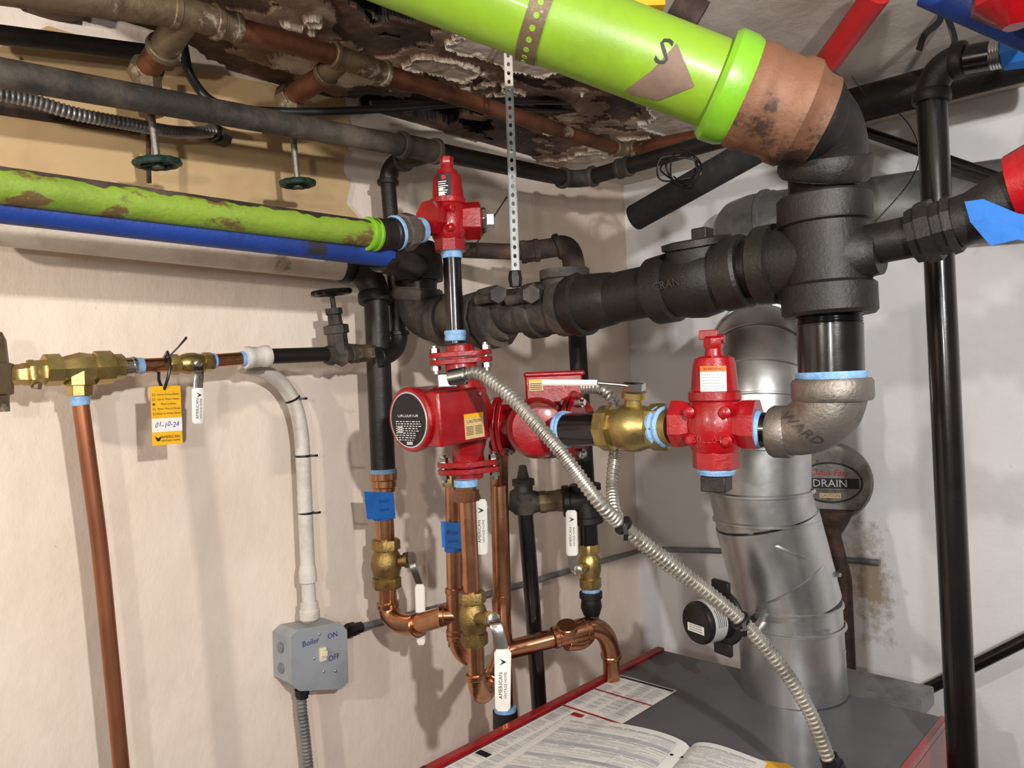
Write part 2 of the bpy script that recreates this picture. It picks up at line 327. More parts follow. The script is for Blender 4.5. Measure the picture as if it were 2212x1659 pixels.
MB().lathe(A,B-A,[(0,.02),(0,.024),(.016,.024),(.017,.028),(.032,.028),(.033,.021),(.045,.02)],WARDM,8).build('union_body',b)
MB().band(A+(B-A).normalized()*.004,B-A,.0255,.006,SEAL).build('thread_tape',b)
MB().band(B-(B-A).normalized()*.004,B-A,.019,.01,SEAL).build('thread_tape',b)
q=line('y',1.02,(-80,143),(880,316)); pipe('long dusty black pipe running high along the left wall',q,.0175,DUSTY)
A,B=line('y',1.02,(862,312),(945,328))
tee('dusty black tee at the end of the long high pipe',A,B,P(868,345,1.42),.019,DUSTY)
q=line('y',1.02,(940,327),(1215,384)); pipe('black pipe between the dusty tee and the corner elbow',q,.0165,IRON)
K=PY(1248,390,1.02); XK=K.x
elbow('black elbow where the high pipe turns at the room corner',PY(1212,384,1.02),K,PX(1285,380,XK),.0185,DUSTY)
q=[PX(1278,382,XK),PX(1590,292,XK)]; pipe('black pipe leaving the corner elbow toward the right wall',q,.0165,IRON)
q=[PX(1335,366,XK),PX(1362,358,XK)]; coupling('narrow black coupling on the pipe after the corner elbow',q[0],q[1],.021,DUSTY)
elbow('small black elbow below the dusty tee',P(875,345,1.42),P(838,352,1.45),P(838,400,1.45),.017,IRON)
pipe('thin black pipe dropping behind the left fittings to the wall line',[P(838,395,1.45),P(845,480,1.45),P(862,735,1.45)],.0145,IRON)
elbow('small black elbow low behind the black riser',P(862,715,1.45),P(866,768,1.45),P(815,772,1.40),.016,IRON)
q=line('y',.95,(-80,-45),(380,22)); pipe('thick grey painted pipe at the ceiling in the upper left',q,.021,BRASSO)
A,B=line('y',.95,(365,18),(475,50))
tee('mottled brass tee at the ceiling above the first green handwheel',A,B,PY(350,110,1.03),.019,BRASSO)
A,B=line('y',.95,(468,48),(515,62)); coupling('mottled brass adapter joining the ceiling copper pipe',A,B,.02,BRASSO)
q=line('y',.95,(505,60),(725,120)); pipe('tarnished copper pipe between the two ceiling tees',q,.0145,COPO)
A,B=line('y',.95,(715,117),(835,160)); tee('tarnished ceiling tee above the second green handwheel',A,B,PY(700,165,1.0),.0165,BRASSO)
q=line('y',.95,(828,158),(1335,322)); pipe('long tarnished copper pipe along the peeling ceiling',q,.014,COPO)
K2=PY(1350,326,.95)
elbow('small brass elbow at the corner end of the ceiling copper pipe',PY(1325,319,.95),K2,PX(1375,320,K2.x),.0155,BRASSO)
pipe('short tarnished pipe leaving the brass corner elbow',[PX(1370,321,K2.x),PX(1560,285,K2.x)],.014,COPO)
def dropvalve(lab,A,B,Wt,R):
    t=T('hanging_gate_valve',lab,'valve',Wt,'valves with green handwheels under the ceiling')
    b=MB(); b.tube([A,B],.017,COPO); d=(B-A).normalized(); b.band(B,d,.023,.022,BRASSO,8); b.sphere(B,.021,BRASSO)
    D=Wt-B; b.lathe(B,D,[(0,.02),(.03,.02),(.032,.014),(.045,.014),(.05,.017),(.06,.017),(.06,.01)],BRASSO,8); b.build('valve_body',t)
    MB().tube([B+D.normalized()*.05,Wt+D.normalized()*.004],.005,WARDM,12).build('stem',t)
    w=MB(); wheel(w,Wt,D.normalized(),R,.005,GWHEEL,4,12); w.build('handwheel',t)
dropvalve('gate valve with green handwheel hanging beside the flexible steel conduit',PY(372,68,1.0),PY(315,155,1.09),PY(340,352,1.09),.027)
dropvalve('gate valve with smaller green handwheel hanging from the second ceiling tee',PY(708,160,1.0),PY(625,212,1.09),PY(643,396,1.09),.024)
pipe('thin dark rod behind the first green handwheel',[PY(318,160,1.2),PY(322,395,1.2)],.0035,RUST,name='rod',cat='rod')
pipe('drooping black hose between ceiling pipes and peeling plaster',[PY(395,95,1.12),PY(415,170,1.12),PY(480,228,1.10),PY(640,242,1.06),PY(850,234,1.02),PY(1100,218,.98),PY(1430,224,.94)],.0068,BLK,name='hose',cat='hose',smooth=8)
pipe('second thin black cable beside the drooping hose',[PY(800,222,1.04),PY(1000,224,1.02),PY(1200,238,.99),PY(1420,236,.95)],.004,BLK,name='cable',cat='cable',smooth=6)
pipe('dark pipe against the ceiling at the upper left edge',[PY(-80,65,1.18),PY(345,118,1.18)],.013,IRON)
flex('flexible steel conduit across the tan board',[PY(-80,190,1.14),PY(60,215,1.14),PY(160,245,1.14),PY(280,268,1.15),PY(380,285,1.18),PY(460,285,1.2)],.0095,m=GALVD)
MB().lathe(PY(455,284,1.2),PY(490,300,1.24)-PY(455,284,1.2),[(0,.013),(.015,.013),(.016,.016),(.03,.016),(.05,.016)],BLK,8).one('conduit_connector','black connector where the steel conduit enters the wall','connector')
# perforated strap hanger
t=T('pipe_hanger','perforated metal strap hanging from the ceiling to the dark header','hanger',P(1114,605,1.2))
a,c=P(1098,120,1.2),P(1114,600,1.2); a.z=ZC+.006
D=(c-a); L=D.length; D.normalize(); w=.0060; n=int(L/.0135); sx=R0
for part,(i0,i1,mm) in {'painted_strap_end':(0,7,WHITEP),'perforated_strap':(7,n,GALVD)}.items():
    b=MB()
    for i in range(i0,i1):
        s0=a+D*(i*L/n); s1=a+D*((i+1)*L/n); h=(s1-s0).length/2; cc=(s0+s1)/2; k=12; hr=.0027
        inn=[];out=[]
        for j in range(k):
            x=math.cos(2*math.pi*(j+.5)/k); y=math.sin(2*math.pi*(j+.5)/k); sc=1/max(abs(x),abs(y)); inn.append(cc+sx*(hr*x)+D*(hr*1.3*y)); out.append(cc+sx*(w*x*sc)+D*(h*y*sc))
        b.add(inn+out+[p+FW*.0015 for p in inn+out],[[j,(j+1)%k,k+(j+1)%k,k+j] for j in range(k)]+[[2*k+j,3*k+j,3*k+(j+1)%k,2*k+(j+1)%k] for j in range(k)]+[[j,2*k+j,2*k+(j+1)%k,(j+1)%k] for j in range(k)]+[[k+j,k+(j+1)%k,3*k+(j+1)%k,3*k+j] for j in range(k)],mm)
    b.tube([a+D*(i0*L/n)+sx*w*.97,a+D*(i1*L/n)+sx*w*.97],.0009,mm,6); b.tube([a+D*(i0*L/n)-sx*w*.97,a+D*(i1*L/n)-sx*w*.97],.0009,mm,6)
    b.build(part,t)
MB().lathe(P(1112,585,1.2),P(1114,620,1.2)-P(1112,585,1.2),[(0,.009),(.012,.011),(.025,.009)],IRON,6).build('hanger_bolt',t)
# ======================= LINE ON LEFT WALL
yl=1.13
def G(px,py): return PY(px,py,yl)
MB().lathe(G(-8,890),ZZ,[(0,.015),(.02,.015),(.022,.02),(.06,.021),(.062,.016),(.09,.014),(.1,.01)],BRASSO,8).one('pressure_regulator','brass regulator body cut by the left photo edge','regulator')
coupling('small brass hex nut leftmost on the wall pipe line',G(5,812),G(62,808),.0145,BRASS,n=6,name='hex_union',cat='union')
coupling('brass hex fitting left of the brass body with a copper drop',G(60,807),G(118,802),.0175,BRASS,n=6,name='hex_fitting',cat='fitting')
t=T('backflow_preventer','large brass tee valve body above the long copper pipe','valve',G(175,850))
b=MB(); A,B=G(95,800),G(265,792); D=B-A; L=D.length; b.lathe(A,D,[(0,.016),(0,.021),(.2*L,.021),(.21*L,.016),(.28*L,.018),(.45*L,.022),(.62*L,.019),(.63*L,.023),(.85*L,.023),(.86*L,.018),(L,.018)],BRASS,8)
b.lathe(G(172,800),G(174,855)-G(172,800),[(0,.02),(.02,.02),(.021,.0165),(.034,.0165)],BRASS,8); b.build('valve_body',t)
MB().tube([G(85,805),G(78,840)],.006,BRASSO,8).build('test_cock',t)
coupling('silver reducer with blue tape before the short copper piece',G(262,793),G(292,791),.014,CHROME)
pipe('short copper piece carrying the yellow tag',[G(290,791),G(372,787)],.0105,COP,tape=((0,.012),))
A,B=G(365,788),G(458,782)
valve('brass ball valve on the wall line with white lever hanging down',A,B,.0135,[PY(428,788,1.105),PY(430,805,1.095),PY(428,838,1.092),PY(428,915,1.092)],XX,txt=(1,1),lw=.0085)
pipe('short copper nipple between white lever valve and white painted fitting',[G(455,780),G(535,774)],.0105,COP,tape=((0,.008),(-1,.012)))
coupling('white painted lumpy coupling on the wall line',G(528,773),G(580,769),.0175,WHITEP)
pipe('black iron pipe section before the black gate valve',[G(575,770),G(712,765)],.0125,IRON)
t=T('gate_valve','old gate valve with black handwheel near the black riser','valve',G(735,790)); Wc=G(716,632)
b=MB(); A,B=G(705,768),G(768,763); D=B-A;L=D.length; b.lathe(A,D,[(0,.016),(.2*L,.018),(.22*L,.014),(.5*L,.022),(.78*L,.014),(.8*L,.018),(L,.016)],DUSTY,8)
st=Wc-G(733,765); b.lathe(G(733,765),st,[(0,.018),(.035,.018),(.036,.022),(.05,.022),(.052,.013),(.068,.012),(.07,.015),(.08,.015),(.08,.009)],DUSTY,8); b.build('valve_body',t)
MB().tube([G(728,710),Wc],.0045,DUSTY,10).build('stem',t); w=MB(); wheel(w,Wc,st.normalized(),.03,.005,BLK,4,12); w.build('handwheel',t)
coupling('small iron hex union right of the old gate valve',G(765,764),G(800,762),.017,BRASSO,n=6,name='hex_union',cat='union')
pipe('long dull copper pipe running down the left wall',[G(172,856),G(186,960),G(215,1180),G(240,1430),G(268,1720)],.0105,COPD,smooth=4,tape=((0,.012),))
# tag
t=T('service_tag','yellow and white service tag hanging from the copper piece','tag',G(350,965)+YY*-.02)
A=G(350,897)+YY*-.016; x=(XX*1+YY*.02).normalized(); up3=ZZ+XX*-.03; fn=plane(A,x,up3)
W,H_=.0215,.042
b=MB(); b.prism([fn(-W,-H_),fn(W,-H_),fn(W,H_),fn(-W,H_)],YY*.001,YEL); card=b.build('tag_card',t)
b=MB(); fn2=plane(A+YY*-.0006,x,up3); b.quad(fn2,-W,W,-H_*.56,-.004,PAPER); 
fn3=plane(A+YY*-.001,x,up3)
for i,s_ in enumerate(['Gas to Furnace/Boiler','Gas to Water Heater','Mains to Boiler','Water Main to House','Water to Water Heater']):
    b.text(s_,fn3,.0036,INK,dx=.003,dy=.030-i*.0068); b.quad(fn3,-W*.9,-W*.77,.0285-i*.0068,.0315-i*.0068,INK); 
    if i!=2: b.quad(plane(A+YY*-.0013,x,up3),-W*.88,-W*.79,.0289-i*.0068,.0311-i*.0068,YEL)
vs,fs=tmesh('01-10-24'); b.add([fn3(v.x*.0095+v.y*.002,v.y*.0105-.0135+.0012*math.sin(v.x*4)) for v in vs],fs,INKB)
b.text('AMERICAN',fn3,.0055,INK,dx=.004,dy=-.031); b.text('VINTAGE HOME',fn3,.0037,INK,dx=.004,dy=-.0362)
b.add([fn3(-.018,-.029),fn3(-.0135,-.032),fn3(-.009,-.029),fn3(-.0115,-.036),fn3(-.0155,-.036)],[[0,1,4],[1,2,3],[1,3,4]],INK)
b.build('tag_print',card)
MB().tube(bez(G(345,842)+YY*-.015,G(352,800)+YY*-.03,G(357,770)+YY*-.012,8)+bez(G(362,760),G(340,812)+YY*.02,G(345,842)+YY*-.014,6),.0022,BLK,8).build('tie_loop',t)
MB().strip([G(356,772)+YY*-.013,G(372,752)+YY*-.02,G(389,731)+YY*-.022],XX+ZZ,.003,.001,BLK).build('tie_tail',t)
# ======================= CONDUIT + SWITCH BOX
yc=1.2
def Wl(px,py,o=yc): return PY(px,py,o)
t=T('conduit_pipe','white painted conduit curving down the left wall to the switch box','conduit',Wl(668,1345))
MB().tube(spline([Wl(525,790,1.19),Wl(565,800),Wl(605,825),Wl(635,870),Wl(650,930),Wl(655,1000),Wl(660,1120),Wl(665,1230)],8),.0128,WHITEP).build('conduit_body',t)
a,c=Wl(664,1220),Wl(670,1345)
MB().lathe(a,c-a,[(0,.0135),(.012,.016),(.03,.016),(.032,.0125),(.065,.0125),(.067,.016),(.078,.016),(.08,.018),(.095,.018),(.1,.013)],WHITEP,12).build('conduit_connector',t)
for i,(px,py) in enumerate([(632,862),(655,985),(661,1108)]):
    p=Wl(px,py); b=MB(); b.band(p,ZZ+(XX*-.5 if i==0 else XX*0),.0142,.004,BLK); b.strip([p+YY*-.013+XX*.006,p+YY*-.018+XX*.012,p+YY*-.018+XX*.018],ZZ,.002,.001,BLK); b.one('cable_tie',['black cable tie on the bend of the white conduit','black cable tie midway down the white conduit','black cable tie lower on the white conduit'][i],'cable tie')
t=T('switch_box','grey metal switch box with handwritten boiler on and off','switch box',Wl(685,1490,YW))
yb_x=1.188
pts=[Wl(x,y,yb_x) for x,y in [(644,1362),(628,1378),(631,1478),(649,1492),(737,1488),(752,1472),(749,1362),(734,1346)]]
off=YW-.002-yb_x
b=MB(); b.prism([p+YY*.006 for p in pts],YY*(off-.006),BOXG)
for yy in (1395,1440):
    c=PY(618,yy,1.222); c.x=min(p.x for p in pts)-.0005; b.lathe(c,-XX,[(0,.0095),(.001,.0095),(.0015,.007)],GALVD,16)
b.build('box_body',t,.002)
b=MB(); cx=sum(pts,V())/8; b.prism([cx+(p-cx)*1.02 for p in pts],YY*.005,BOXG); 
fn=plane(PY(692,1418,yb_x-.0008),XX,ZZ); 
b.text('Boiler',fn,.014,INKB,dx=-.018,dy=.030); b.text('ON',fn,.0135,INKB,dx=.027,dy=.030); b.text('OFF',fn,.0135,INKB,dx=.028,dy=-.010)
for xx_,zz_ in ((0.0,.039),(.006,-.029),(-.012,.0),(.03,-.035)): b.lathe(fn(xx_,zz_),-YY,[(0,.0028),(.0012,.0022)],GALV,12)
fc=b.build('cover_plate',t,.0012)
MB().box(fn(.004,.003)-YY*.002,XX,YY,ZZ,.0065,.003,.012,CREAM).box(fn(.004,.006)-YY*.007,XX,YY,ZZ,.0035,.006,.005,CREAM).build('toggle_switch',fc,.001)
flex('flexible conduit leaving the bottom of the switch box',[Wl(652,1492,1.21),Wl(652,1530,1.21),Wl(660,1600,1.21),Wl(672,1720,1.21)],.0095,m=GALVD)
MB().lathe(Wl(652,1488,1.21),-ZZ,[(0,.013),(.01,.013),(.011,.011),(.016,.011)],BLK,8).one('conduit_connector','black connector under the switch box','connector')
q=[Wl(752,1362,1.225),Wl(1000,1300,1.235),Wl(1300,1212,1.24)]
t=T('conduit_pipe','thin grey conduit from the switch box along the wall to the corner','conduit',q[0]); MB().tube(q+[PX(1400,1185,1.83)],.0075,GALVD,14).build('conduit_body',t); MB().lathe(q[0],q[1]-q[0],[(0,.014),(.012,.014),(.013,.011),(.03,.011)],BLK,8).build('conduit_connector',t)
pipe('thin grey conduit along the right wall behind the duct',[PX(1395,1186,1.832),PX(1560,1190,1.832),PX(1900,1215,1.832)],.0075,GALVD,name='conduit_pipe',cat='conduit')
# ======================= FLOW VALVES
def flowvalve(lab,C,e1,s,lbl,capt=1.9):
    e1=e1.normalized(); up=(ZZ-e1*ZZ.dot(e1)).normalized(); e3=e1.cross(up)
    if e3.dot(CAM-C)<0: e3=-e3
    t=T('flow_control_valve',lab,'valve',C-up*s,'red flow control valves'); b=MB()
    b.lathe(C-up*.75*s,up,[(0,.35*s),(.1*s,.55*s),(.4*s,.68*s),(.75*s,.72*s),(1.1*s,.66*s),(1.3*s,.56*s)],RED,28)
    for d in (e1,-e1): b.lathe(C,d,[(0,.5*s),(.5*s,.5*s),(.62*s,.56*s),(.7*s,.6*s),(1*s,.6*s),(1*s,.35*s)],RED,8,ph=math.pi/8)
    b.lathe(C,-up,[(0,.5*s),(.6*s,.5*s),(.62*s,.55*s),(1.05*s,.55*s),(1.05*s,.3*s)],RED,8,ph=math.pi/8)
    b.lathe(C,e3,[(0,.5*s),(.55*s,.46*s),(.6*s,.3*s)],RED,20)
    for k in (-1,1): 
        b.lathe(C+e1*.42*s*k+up*.3*s+e3*.35*s,e3,[(0,.14*s),(.32*s,.14*s),(.36*s,.08*s)],RED,12)
        b.lathe(C+e1*.42*s*k-up*.35*s+e3*.35*s,e3,[(0,.14*s),(.25*s,.14*s),(.3*s,.08*s)],RED,12)
    b.build('valve_body',t)
    b=MB(); b.lathe(C+up*.45*s,up,[(0,.5*s),(.12*s,.62*s),(.3*s,.62*s),(.34*s,.55*s),(.95*s,.5*s),(1.1*s,.46*s),(1.15*s,.36*s),((capt-.6)*s,.34*s),((capt-.56)*s,.22*s),((capt-.4)*s,.2*s)],RED,28)
    bon=b.build('bonnet',t)
    MB().lathe(C+up*capt*s,up,[(0,.17*s),(.1*s,.24*s),(.3*s,.24*s),(.34*s,.18*s)],RED,6).build('stem_cap',t)
    lb=MB(); f=(CAM-C); G_=lambda r:cyl(C+up*s*lbl[1],up,f+e1*lbl[3],r*s)
    fn=G_(.565); g=G_(.572)
    w,h=lbl[2]*s*.5,lbl[2]*s*.62
    if lbl[0]=='black':
        w,h=.24*s,.5*s; lb.quad(fn,-w,w,-h,h,INK,6,1); lb.quad(g,-w*.3,w*.3,h*.62,h*.9,REDI,3)
        for i in range(9): lb.quad(g,-w*.85,w*.85*random.uniform(.2,1),h*(.45-.15*i),h*(.45-.15*i)+h*.06,PAPER,4)
        for i in range(3): lb.quad(g,-w*.8,-w*.1+w*.2*i,h*(-.1-.3*i),h*(.1-.3*i),PAPER,3)
    else:
        lb.quad(fn,-w,w,-h,h,PAPER,6,1); lb.quad(g,-w,w,h*.66,h,ORG,6)
        lb.text('WARNING',G_(.58),h*.24,INK,dy=h*.82)
        for i in range(8): lb.quad(g,-w*.85,w*random.uniform(.5,.9),h*(.45-.17*i),h*(.45-.17*i)+h*.05,PGREY,5)
    lb.build('label_sticker',bon)
    return t,up,e3
C1=PY(970,478,.88)
t,up,e3=flowvalve('upper red flow valve with black label above the vertical nipple',C1,XX,.045,('black',1.0,0,-.5))
pb=MB(); d=(XX*.75-YY*.66); pb.lathe(C1,d,[(.02,.028),(.036,.03),(.048,.03),(.05,.024)],RED,6); pb.lathe(C1+d.normalized()*.05,d,[(0,.02),(.004,.021),(.008,.019)],CHROME,8); pb.box(C1+d.normalized()*.062,d,d.cross(ZZ),ZZ,.008,.009,.009,CHROME); pb.build('side_plug',t,.001)
C2=P(1545,915,.985); D2=P(1640,925,.955)-P(1450,922,1.015)
t,up2,e32=flowvalve('lower red flow valve with warning sticker beside the grey elbow',C2,D2,.054,('white',.98,.62,-.05),1.72)
b=MB(); b.tube([C2+up2*.108-D2.normalized()*.010,C2+up2*.108+D2.normalized()*.014],.006,RED,10); b.box(C2+up2*.114-D2.normalized()*.006,D2,e32,up2,.012,.004,.006,RED); b.build('stem_handle',t,.001)
b=MB(); g=plane(C2+e32*.034-up2*.018,D2.normalized() if D2.dot(R0)>0 else -D2.normalized(),up2,0); vs,fs=tmesh('S06204'); b.add([g(v.x*.013,v.y*.013) for v in vs]+[g(v.x*.013,v.y*.013)+e32*.002 for v in vs],fs+[[i+len(vs) for i in f] for f in fs],RED); b.build('cast_lettering',t)
b=MB(); b.lathe(C2-up2*.056,-up2,[(0,.024),(.004,.025),(.009,.023),(.010,.02)],SEAL); b.build('thread_tape',t)
b=MB(); b.box(C2-up2*.076,D2,e32,up2,.016,.016,.010,IRON); b.build('bottom_plug',t,.0015)
# ======================= NIPPLE + PUMP 1
N0=PY(975,528,.88); N1=PY(984,742,.88); DP=dep(PY(1004,890,.88))
t=T('pipe_nipple','short shiny black nipple between upper red valve and red pump','pipe',N1); MB().tube([N0,N1],.0142,IRONC,28).build('pipe_body',t)
D=(N1-N0).normalized()
for o_ in (N0+D*.014,N1-D*.012): MB().lathe(o_-D*.008,D,[(0,.0145),(0,.0168),(.005,.0172),(.008,.0158),(.012,.0168),(.016,.0155),(.016,.0145)],SEAL).build('thread_tape',t)
def bolt(b,A,ax,L,r=.005):
    b.lathe(A,ax,[(0,r),(L,r)],CHROME,10); b.lathe(A+ax*L*.12,ax,[(0,r*1.7),(r*1.4,r*1.7)],CHROME,6); b.lathe(A+ax*(L*.9-r*1.4),ax,[(0,r*1.7),(r*1.4,r*1.7)],CHROME,6)
def pump(lab,C,e2,e1,s,side,half=.081,mlen=.1,face=True,mr=.043,boxa=.55):
    e2=e2.normalized(); e1=(e1-e2*e1.dot(e2)).normalized(); side=(side-e1*side.dot(e1)-e2*side.dot(e2)).normalized()
    t=T('circulator_pump',lab,'pump',C-ZZ*half,'red circulator pumps'); b=MB()
    b.lathe(C-e2*half,e2,[(0,.024*s),(.02*s,.024*s),(half*.6,.033*s),(half,.038*s),(half*1.4,.033*s),(half*2-.02*s,.024*s),(half*2,.024*s)],RED,28)
    b.lathe(C-e1*.026*s,e1,[(0,.03*s),(.01*s,.042*s),(.024*s,.046*s),(.036*s,.046*s),(.038*s,.041*s)],RED,32); b.build('volute',t)
    for k in (1,-1):
        fb=MB(); Q=C+e2*half*k
        ax=R0 if abs(e2.z)>.7 else ZZ; ax=(ax-e2*ax.dot(e2)).normalized(); bx=e2.cross(ax); pl=[]
        for i in range(40):
            a=2*math.pi*i/40; rr=.027+.018*abs(math.cos(a))**4; pl.append(Q+(ax*math.cos(a)*rr*1.05+bx*math.sin(a)*rr)*s)
        fb.prism([p-e2*.009*s for p in pl],e2*.008*s,RED); fb.prism([p+e2*.0015*s for p in pl],e2*.008*s,RED)
        fb.lathe(Q+e2*.005*k,e2*k,[(0,.022*s),(.014*s,.020*s)],RED,24); fb.build('flange',t,.001)
        for j in (-1,1): 
            bb=MB(); bolt(bb,Q+ax*j*.038*s-e2*.022*s,e2,.042*s,.0045*s); bb.build('flange_bolt',t)
    m=MB(); r=mr*s; m.lathe(C,e1,[(.015,r),(.028,r*1.03),(mlen*s-.014,r*1.03),(mlen*s-.010,r*1.06),(mlen*s-.003,r*1.06),(mlen*s,r*1.0)],RED,48); mo=m.build('motor_housing',t)
    if face:
        A=C+e1*(mlen*s+.0004); x=ZZ.cross(e1); x=x.normalized(); f=MB(); f.lathe(A,e1,[(0,r*.92),(.0006,r*.91)],SILV,48); f.lathe(A,e1,[(.0006,r*.87),(.0010,r*.865)],INK,48)
        fn=plane(A+e1*.0014,x,ZZ)
        f.text('Bell & Gossett',fn,r*.2,PAPER,dy=r*.34,dx=r*.06); f.text('CIRCULATOR',fn,r*.17,PAPER,dy=r*.15); 
        for i in range(9):
            u=-r*.62
            while u<r*(.62-.045*i):
                w=random.uniform(.05,.16)*r; f.quad(fn,u,u+w,-r*(.06+.075*i),-r*(.035+.075*i),PAPER); u+=w+r*.05
        f.quad(fn,-r*.55,-r*.28,-r*.42,-r*.22,SILV); f.quad(fn,-r*.1,r*.2,-r*.80,-r*.70,SILV); f.text('MADE IN CHINA',fn,r*.09,PAPER,dy=r*.7)
        f.lathe(fn(0,r*.54),e1,[(0,r*.09),(.0006,r*.08)],REDI,12)
        f.build('face_label',mo)
    cc=C+e1*(mlen*boxa*s)+side*(r-.006*s); bx=e1; bz=side.cross(e1).normalized()
    tbo=None
    if face:
        tb=MB().box(cc,bx,side,bz,mlen*.44*s,.020*s,.038*s,RED); tbo=tb.build('terminal_box',t,.004)
    return t,cc,bx,bz,side,tbo
Cp=P(1004,890,DP)
t,cc,bx,bz,sd,tbo=pump('red circulator pump with round black face label, nearest the left wall',Cp,N1-PY(1006,1030,.88),-XX,1.05,-YY,half=.086,mlen=.108,mr=.043,boxa=.50)
xd=-bx; zd=xd.cross(-sd); zd=zd if zd.z>0 else -zd
o=cc+sd*(.020*1.05+.0006)-zd*.002; n_s=1 if xd.cross(zd).dot(sd)>0 else -1
fn=plane(o,xd,zd,0); g=plane(o,xd,zd,.0005*n_s)
b=MB(); b.quad(fn,-.003,.037,-.033,.004,CAU); b.quad(g,-.003,.037,-.002,.004,YEL); b.text('CAUTION',g,.0065,INK,dx=.0165,dy=-.0075); 
for i in range(6): b.quad(g,0,.014,-.0155-.0023*i,-.0147-.0023*i,INK); b.quad(g,.018,.033,-.0155-.0023*i,-.0147-.0023*i,INK)
b.build('caution_sticker',tbo)
MB().lathe(fn(.033,.032),sd,[(0,.003),(.0015,.0025)],CHROME,12).build('cover_screw',tbo)
# pump 2
A2,B2=P(1262,930,1.16),P(1085,925,1.24); Cq=P(1160,922,1.24)
t,cc2,bx,bz,sd,_=pump('red circulator pump behind, joined to the horizontal black nipple',Cq,A2-B2,FW+YY*.1,1.05,ZZ,half=.066,mlen=.1,face=False,mr=.05)
b=MB(); b.lathe(Cq-FW*.015,-FW,[(0,.05),(.02,.048),(.034,.04),(.038,.024),(.038,.01)],RED,32); b.build('volute_cover',t)
tb=MB().box(P(1195,838,1.24),R0,FW,ZZ,.045,.03,.024,RED).box(P(1195,808,1.24),R0,FW,ZZ,.048,.033,.004,RED).build('terminal_box',t,.003)
b=MB(); b.quad(plane(P(1158,832,1.208),R0,ZZ),-.011,.011,-.009,.009,CAU); b.quad(plane(P(1158,832,1.2075),R0,ZZ),-.011,.011,.006,.009,YEL)
for i in range(4): b.quad(plane(P(1158,832,1.2075),R0,ZZ),-.009,.009,.002-.003*i,.003-.003*i,INK)
b.build('caution_sticker',tb)
pipe('shiny black nipple between the rear pump and brass valve',[P(1215,928,1.15),P(1312,926,1.085)],.0245,IRONC,tape=((0,.012),))
A,B=P(1298,925,1.09),P(1442,922,1.03)
valve('large brass ball valve with sideways white lever beside the red valve',A,B,.0285,[P(1370,838,1.05),P(1345,832,1.05),P(1290,827,1.05),P(1172,826,1.06)],FW,bm=BRASS,lw=.0125)
pipe('short piece with blue tape entering the lower red valve',[P(1420,922,1.035),P(1458,922,1.012)],.0245,BRASS,tape=((0,.018),),name='pipe_nipple')
pipe('black nipple with blue tape between lower red valve and grey elbow',[P(1608,926,.965),P(1690,930,.94)],.0215,IRONC,tape=((0,.022),(-1,.01)),name='pipe_nipple')
# ======================= HEADER
XH=.911
def H(px,py): return PX(px,py,XH)
RH=.036
pipe('thick dusty black header pipe under the strap hanger',[H(940,690),H(1290,652)],RH,DUSTY)
pipe('thick black header pipe between flanged coupling and check valve',[H(1285,652),H(1440,622)],RH,IRON)
elbow('large dusty elbow turning the header up behind the nipple',H(972,690),H(896,700),H(903,622),.040,DUSTY,cr=1.15,cw=.024)
pipe('short threaded nipple above the large dusty elbow',[H(903,632),H(905,585)],.034,IRON)
b=MB(); b.lathe(H(906,608),ZZ,[(0,.035),(0,.043),(.02,.045),(.055,.04),(.07,.03)],IRON,28); b.tube([H(906,580),PY(820,553,.91)],.024,IRON); b.band(PY(836,555,.905),XX,.022,.02,IRON); b.one('reducing_tee','black reducing tee joining the blue pipe to the header','pipe tee')
t=T('pipe_union','large dusty bolted flange union on the header','union',H(1060,740)); D=(H(1160,668)-H(1040,688)).normalized(); A=H(1020,693)
MB().lathe(A,D,[(0,.036),(0,.043),(.012,.048),(.03,.048),(.034,.043),(.04,.043),(.044,.052),(.064,.052),(.066,.043),(.08,.04)],DUSTY,12).build('union_body',t)
for px,py in ((1080,640),(1150,640)):
    b=MB(); c=PX(px,py,XH-.05); b.lathe(c,V((-.6,-.4,.1)),[(-.02,.011),(.0,.011),(.001,.014),(.012,.014)],DUSTY,6); b.tube([c,c+D*-.05],.008,DUSTY,10); b.build('drain_cock',t)
t=T('pipe_tee','dusty header tee with a capped branch toward the ceiling','pipe tee',H(1220,700)); A,B=H(1150,672),H(1262,655)
MB().lathe(A,B-A,[(0,.036),(0,.044),(.02,.044),(.022,.04),(.06,.041),(.061,.046),(.08,.046),(.082,.038)],DUSTY).lathe(H(1222,655),ZZ,[(0,.034),(.035,.034),(.036,.038),(.05,.038),(.052,.02)],DUSTY).build('tee_body',t)
coupling('flanged black coupling in the middle of the header',H(1238,660),H(1330,643),.048,IRON,prof=[(0,.8),(0,.95),(.1,1),(.3,1),(.33,.88),(.55,.86),(.9,.8),(1,.75)])
t=T('check_valve','large black swing check valve with square plug on the header','valve',H(1520,690)); A,B=H(1418,629),H(1618,583); D=(B-A);L=D.length;D.normalize()
MB().lathe(A,D,[(0,.036),(0,.046),(.2*L,.047),(.22*L,.041),(.36*L,.046),(.5*L,.049),(.66*L,.046),(.74*L,.04),(.76*L,.047),(.97*L,.047),(L,.044),(L,.036)],CAST,32).lathe(H(1515,606),ZZ+XX*-.2,[(0,.040),(.043,.040),(.045,.045),(.053,.045),(.055,.03)],CAST,24).build('valve_body',t)
pb=MB(); c=H(1518,520); pb.box(c,XX,YY,ZZ,.011,.011,.016,IRON).build('square_plug',t,.002)
fdir=((CAM-H(1485,600))-D*(CAM-H(1485,600)).dot(D)).normalized(); upc=(ZZ-D*ZZ.dot(D)-fdir*ZZ.dot(fdir)).normalized(); b=MB()
def g3(x,y): 
    a=(y+.006)/.05; return A+D*(L*.36+x)+(fdir*math.cos(a)+upc*math.sin(a))*.0495
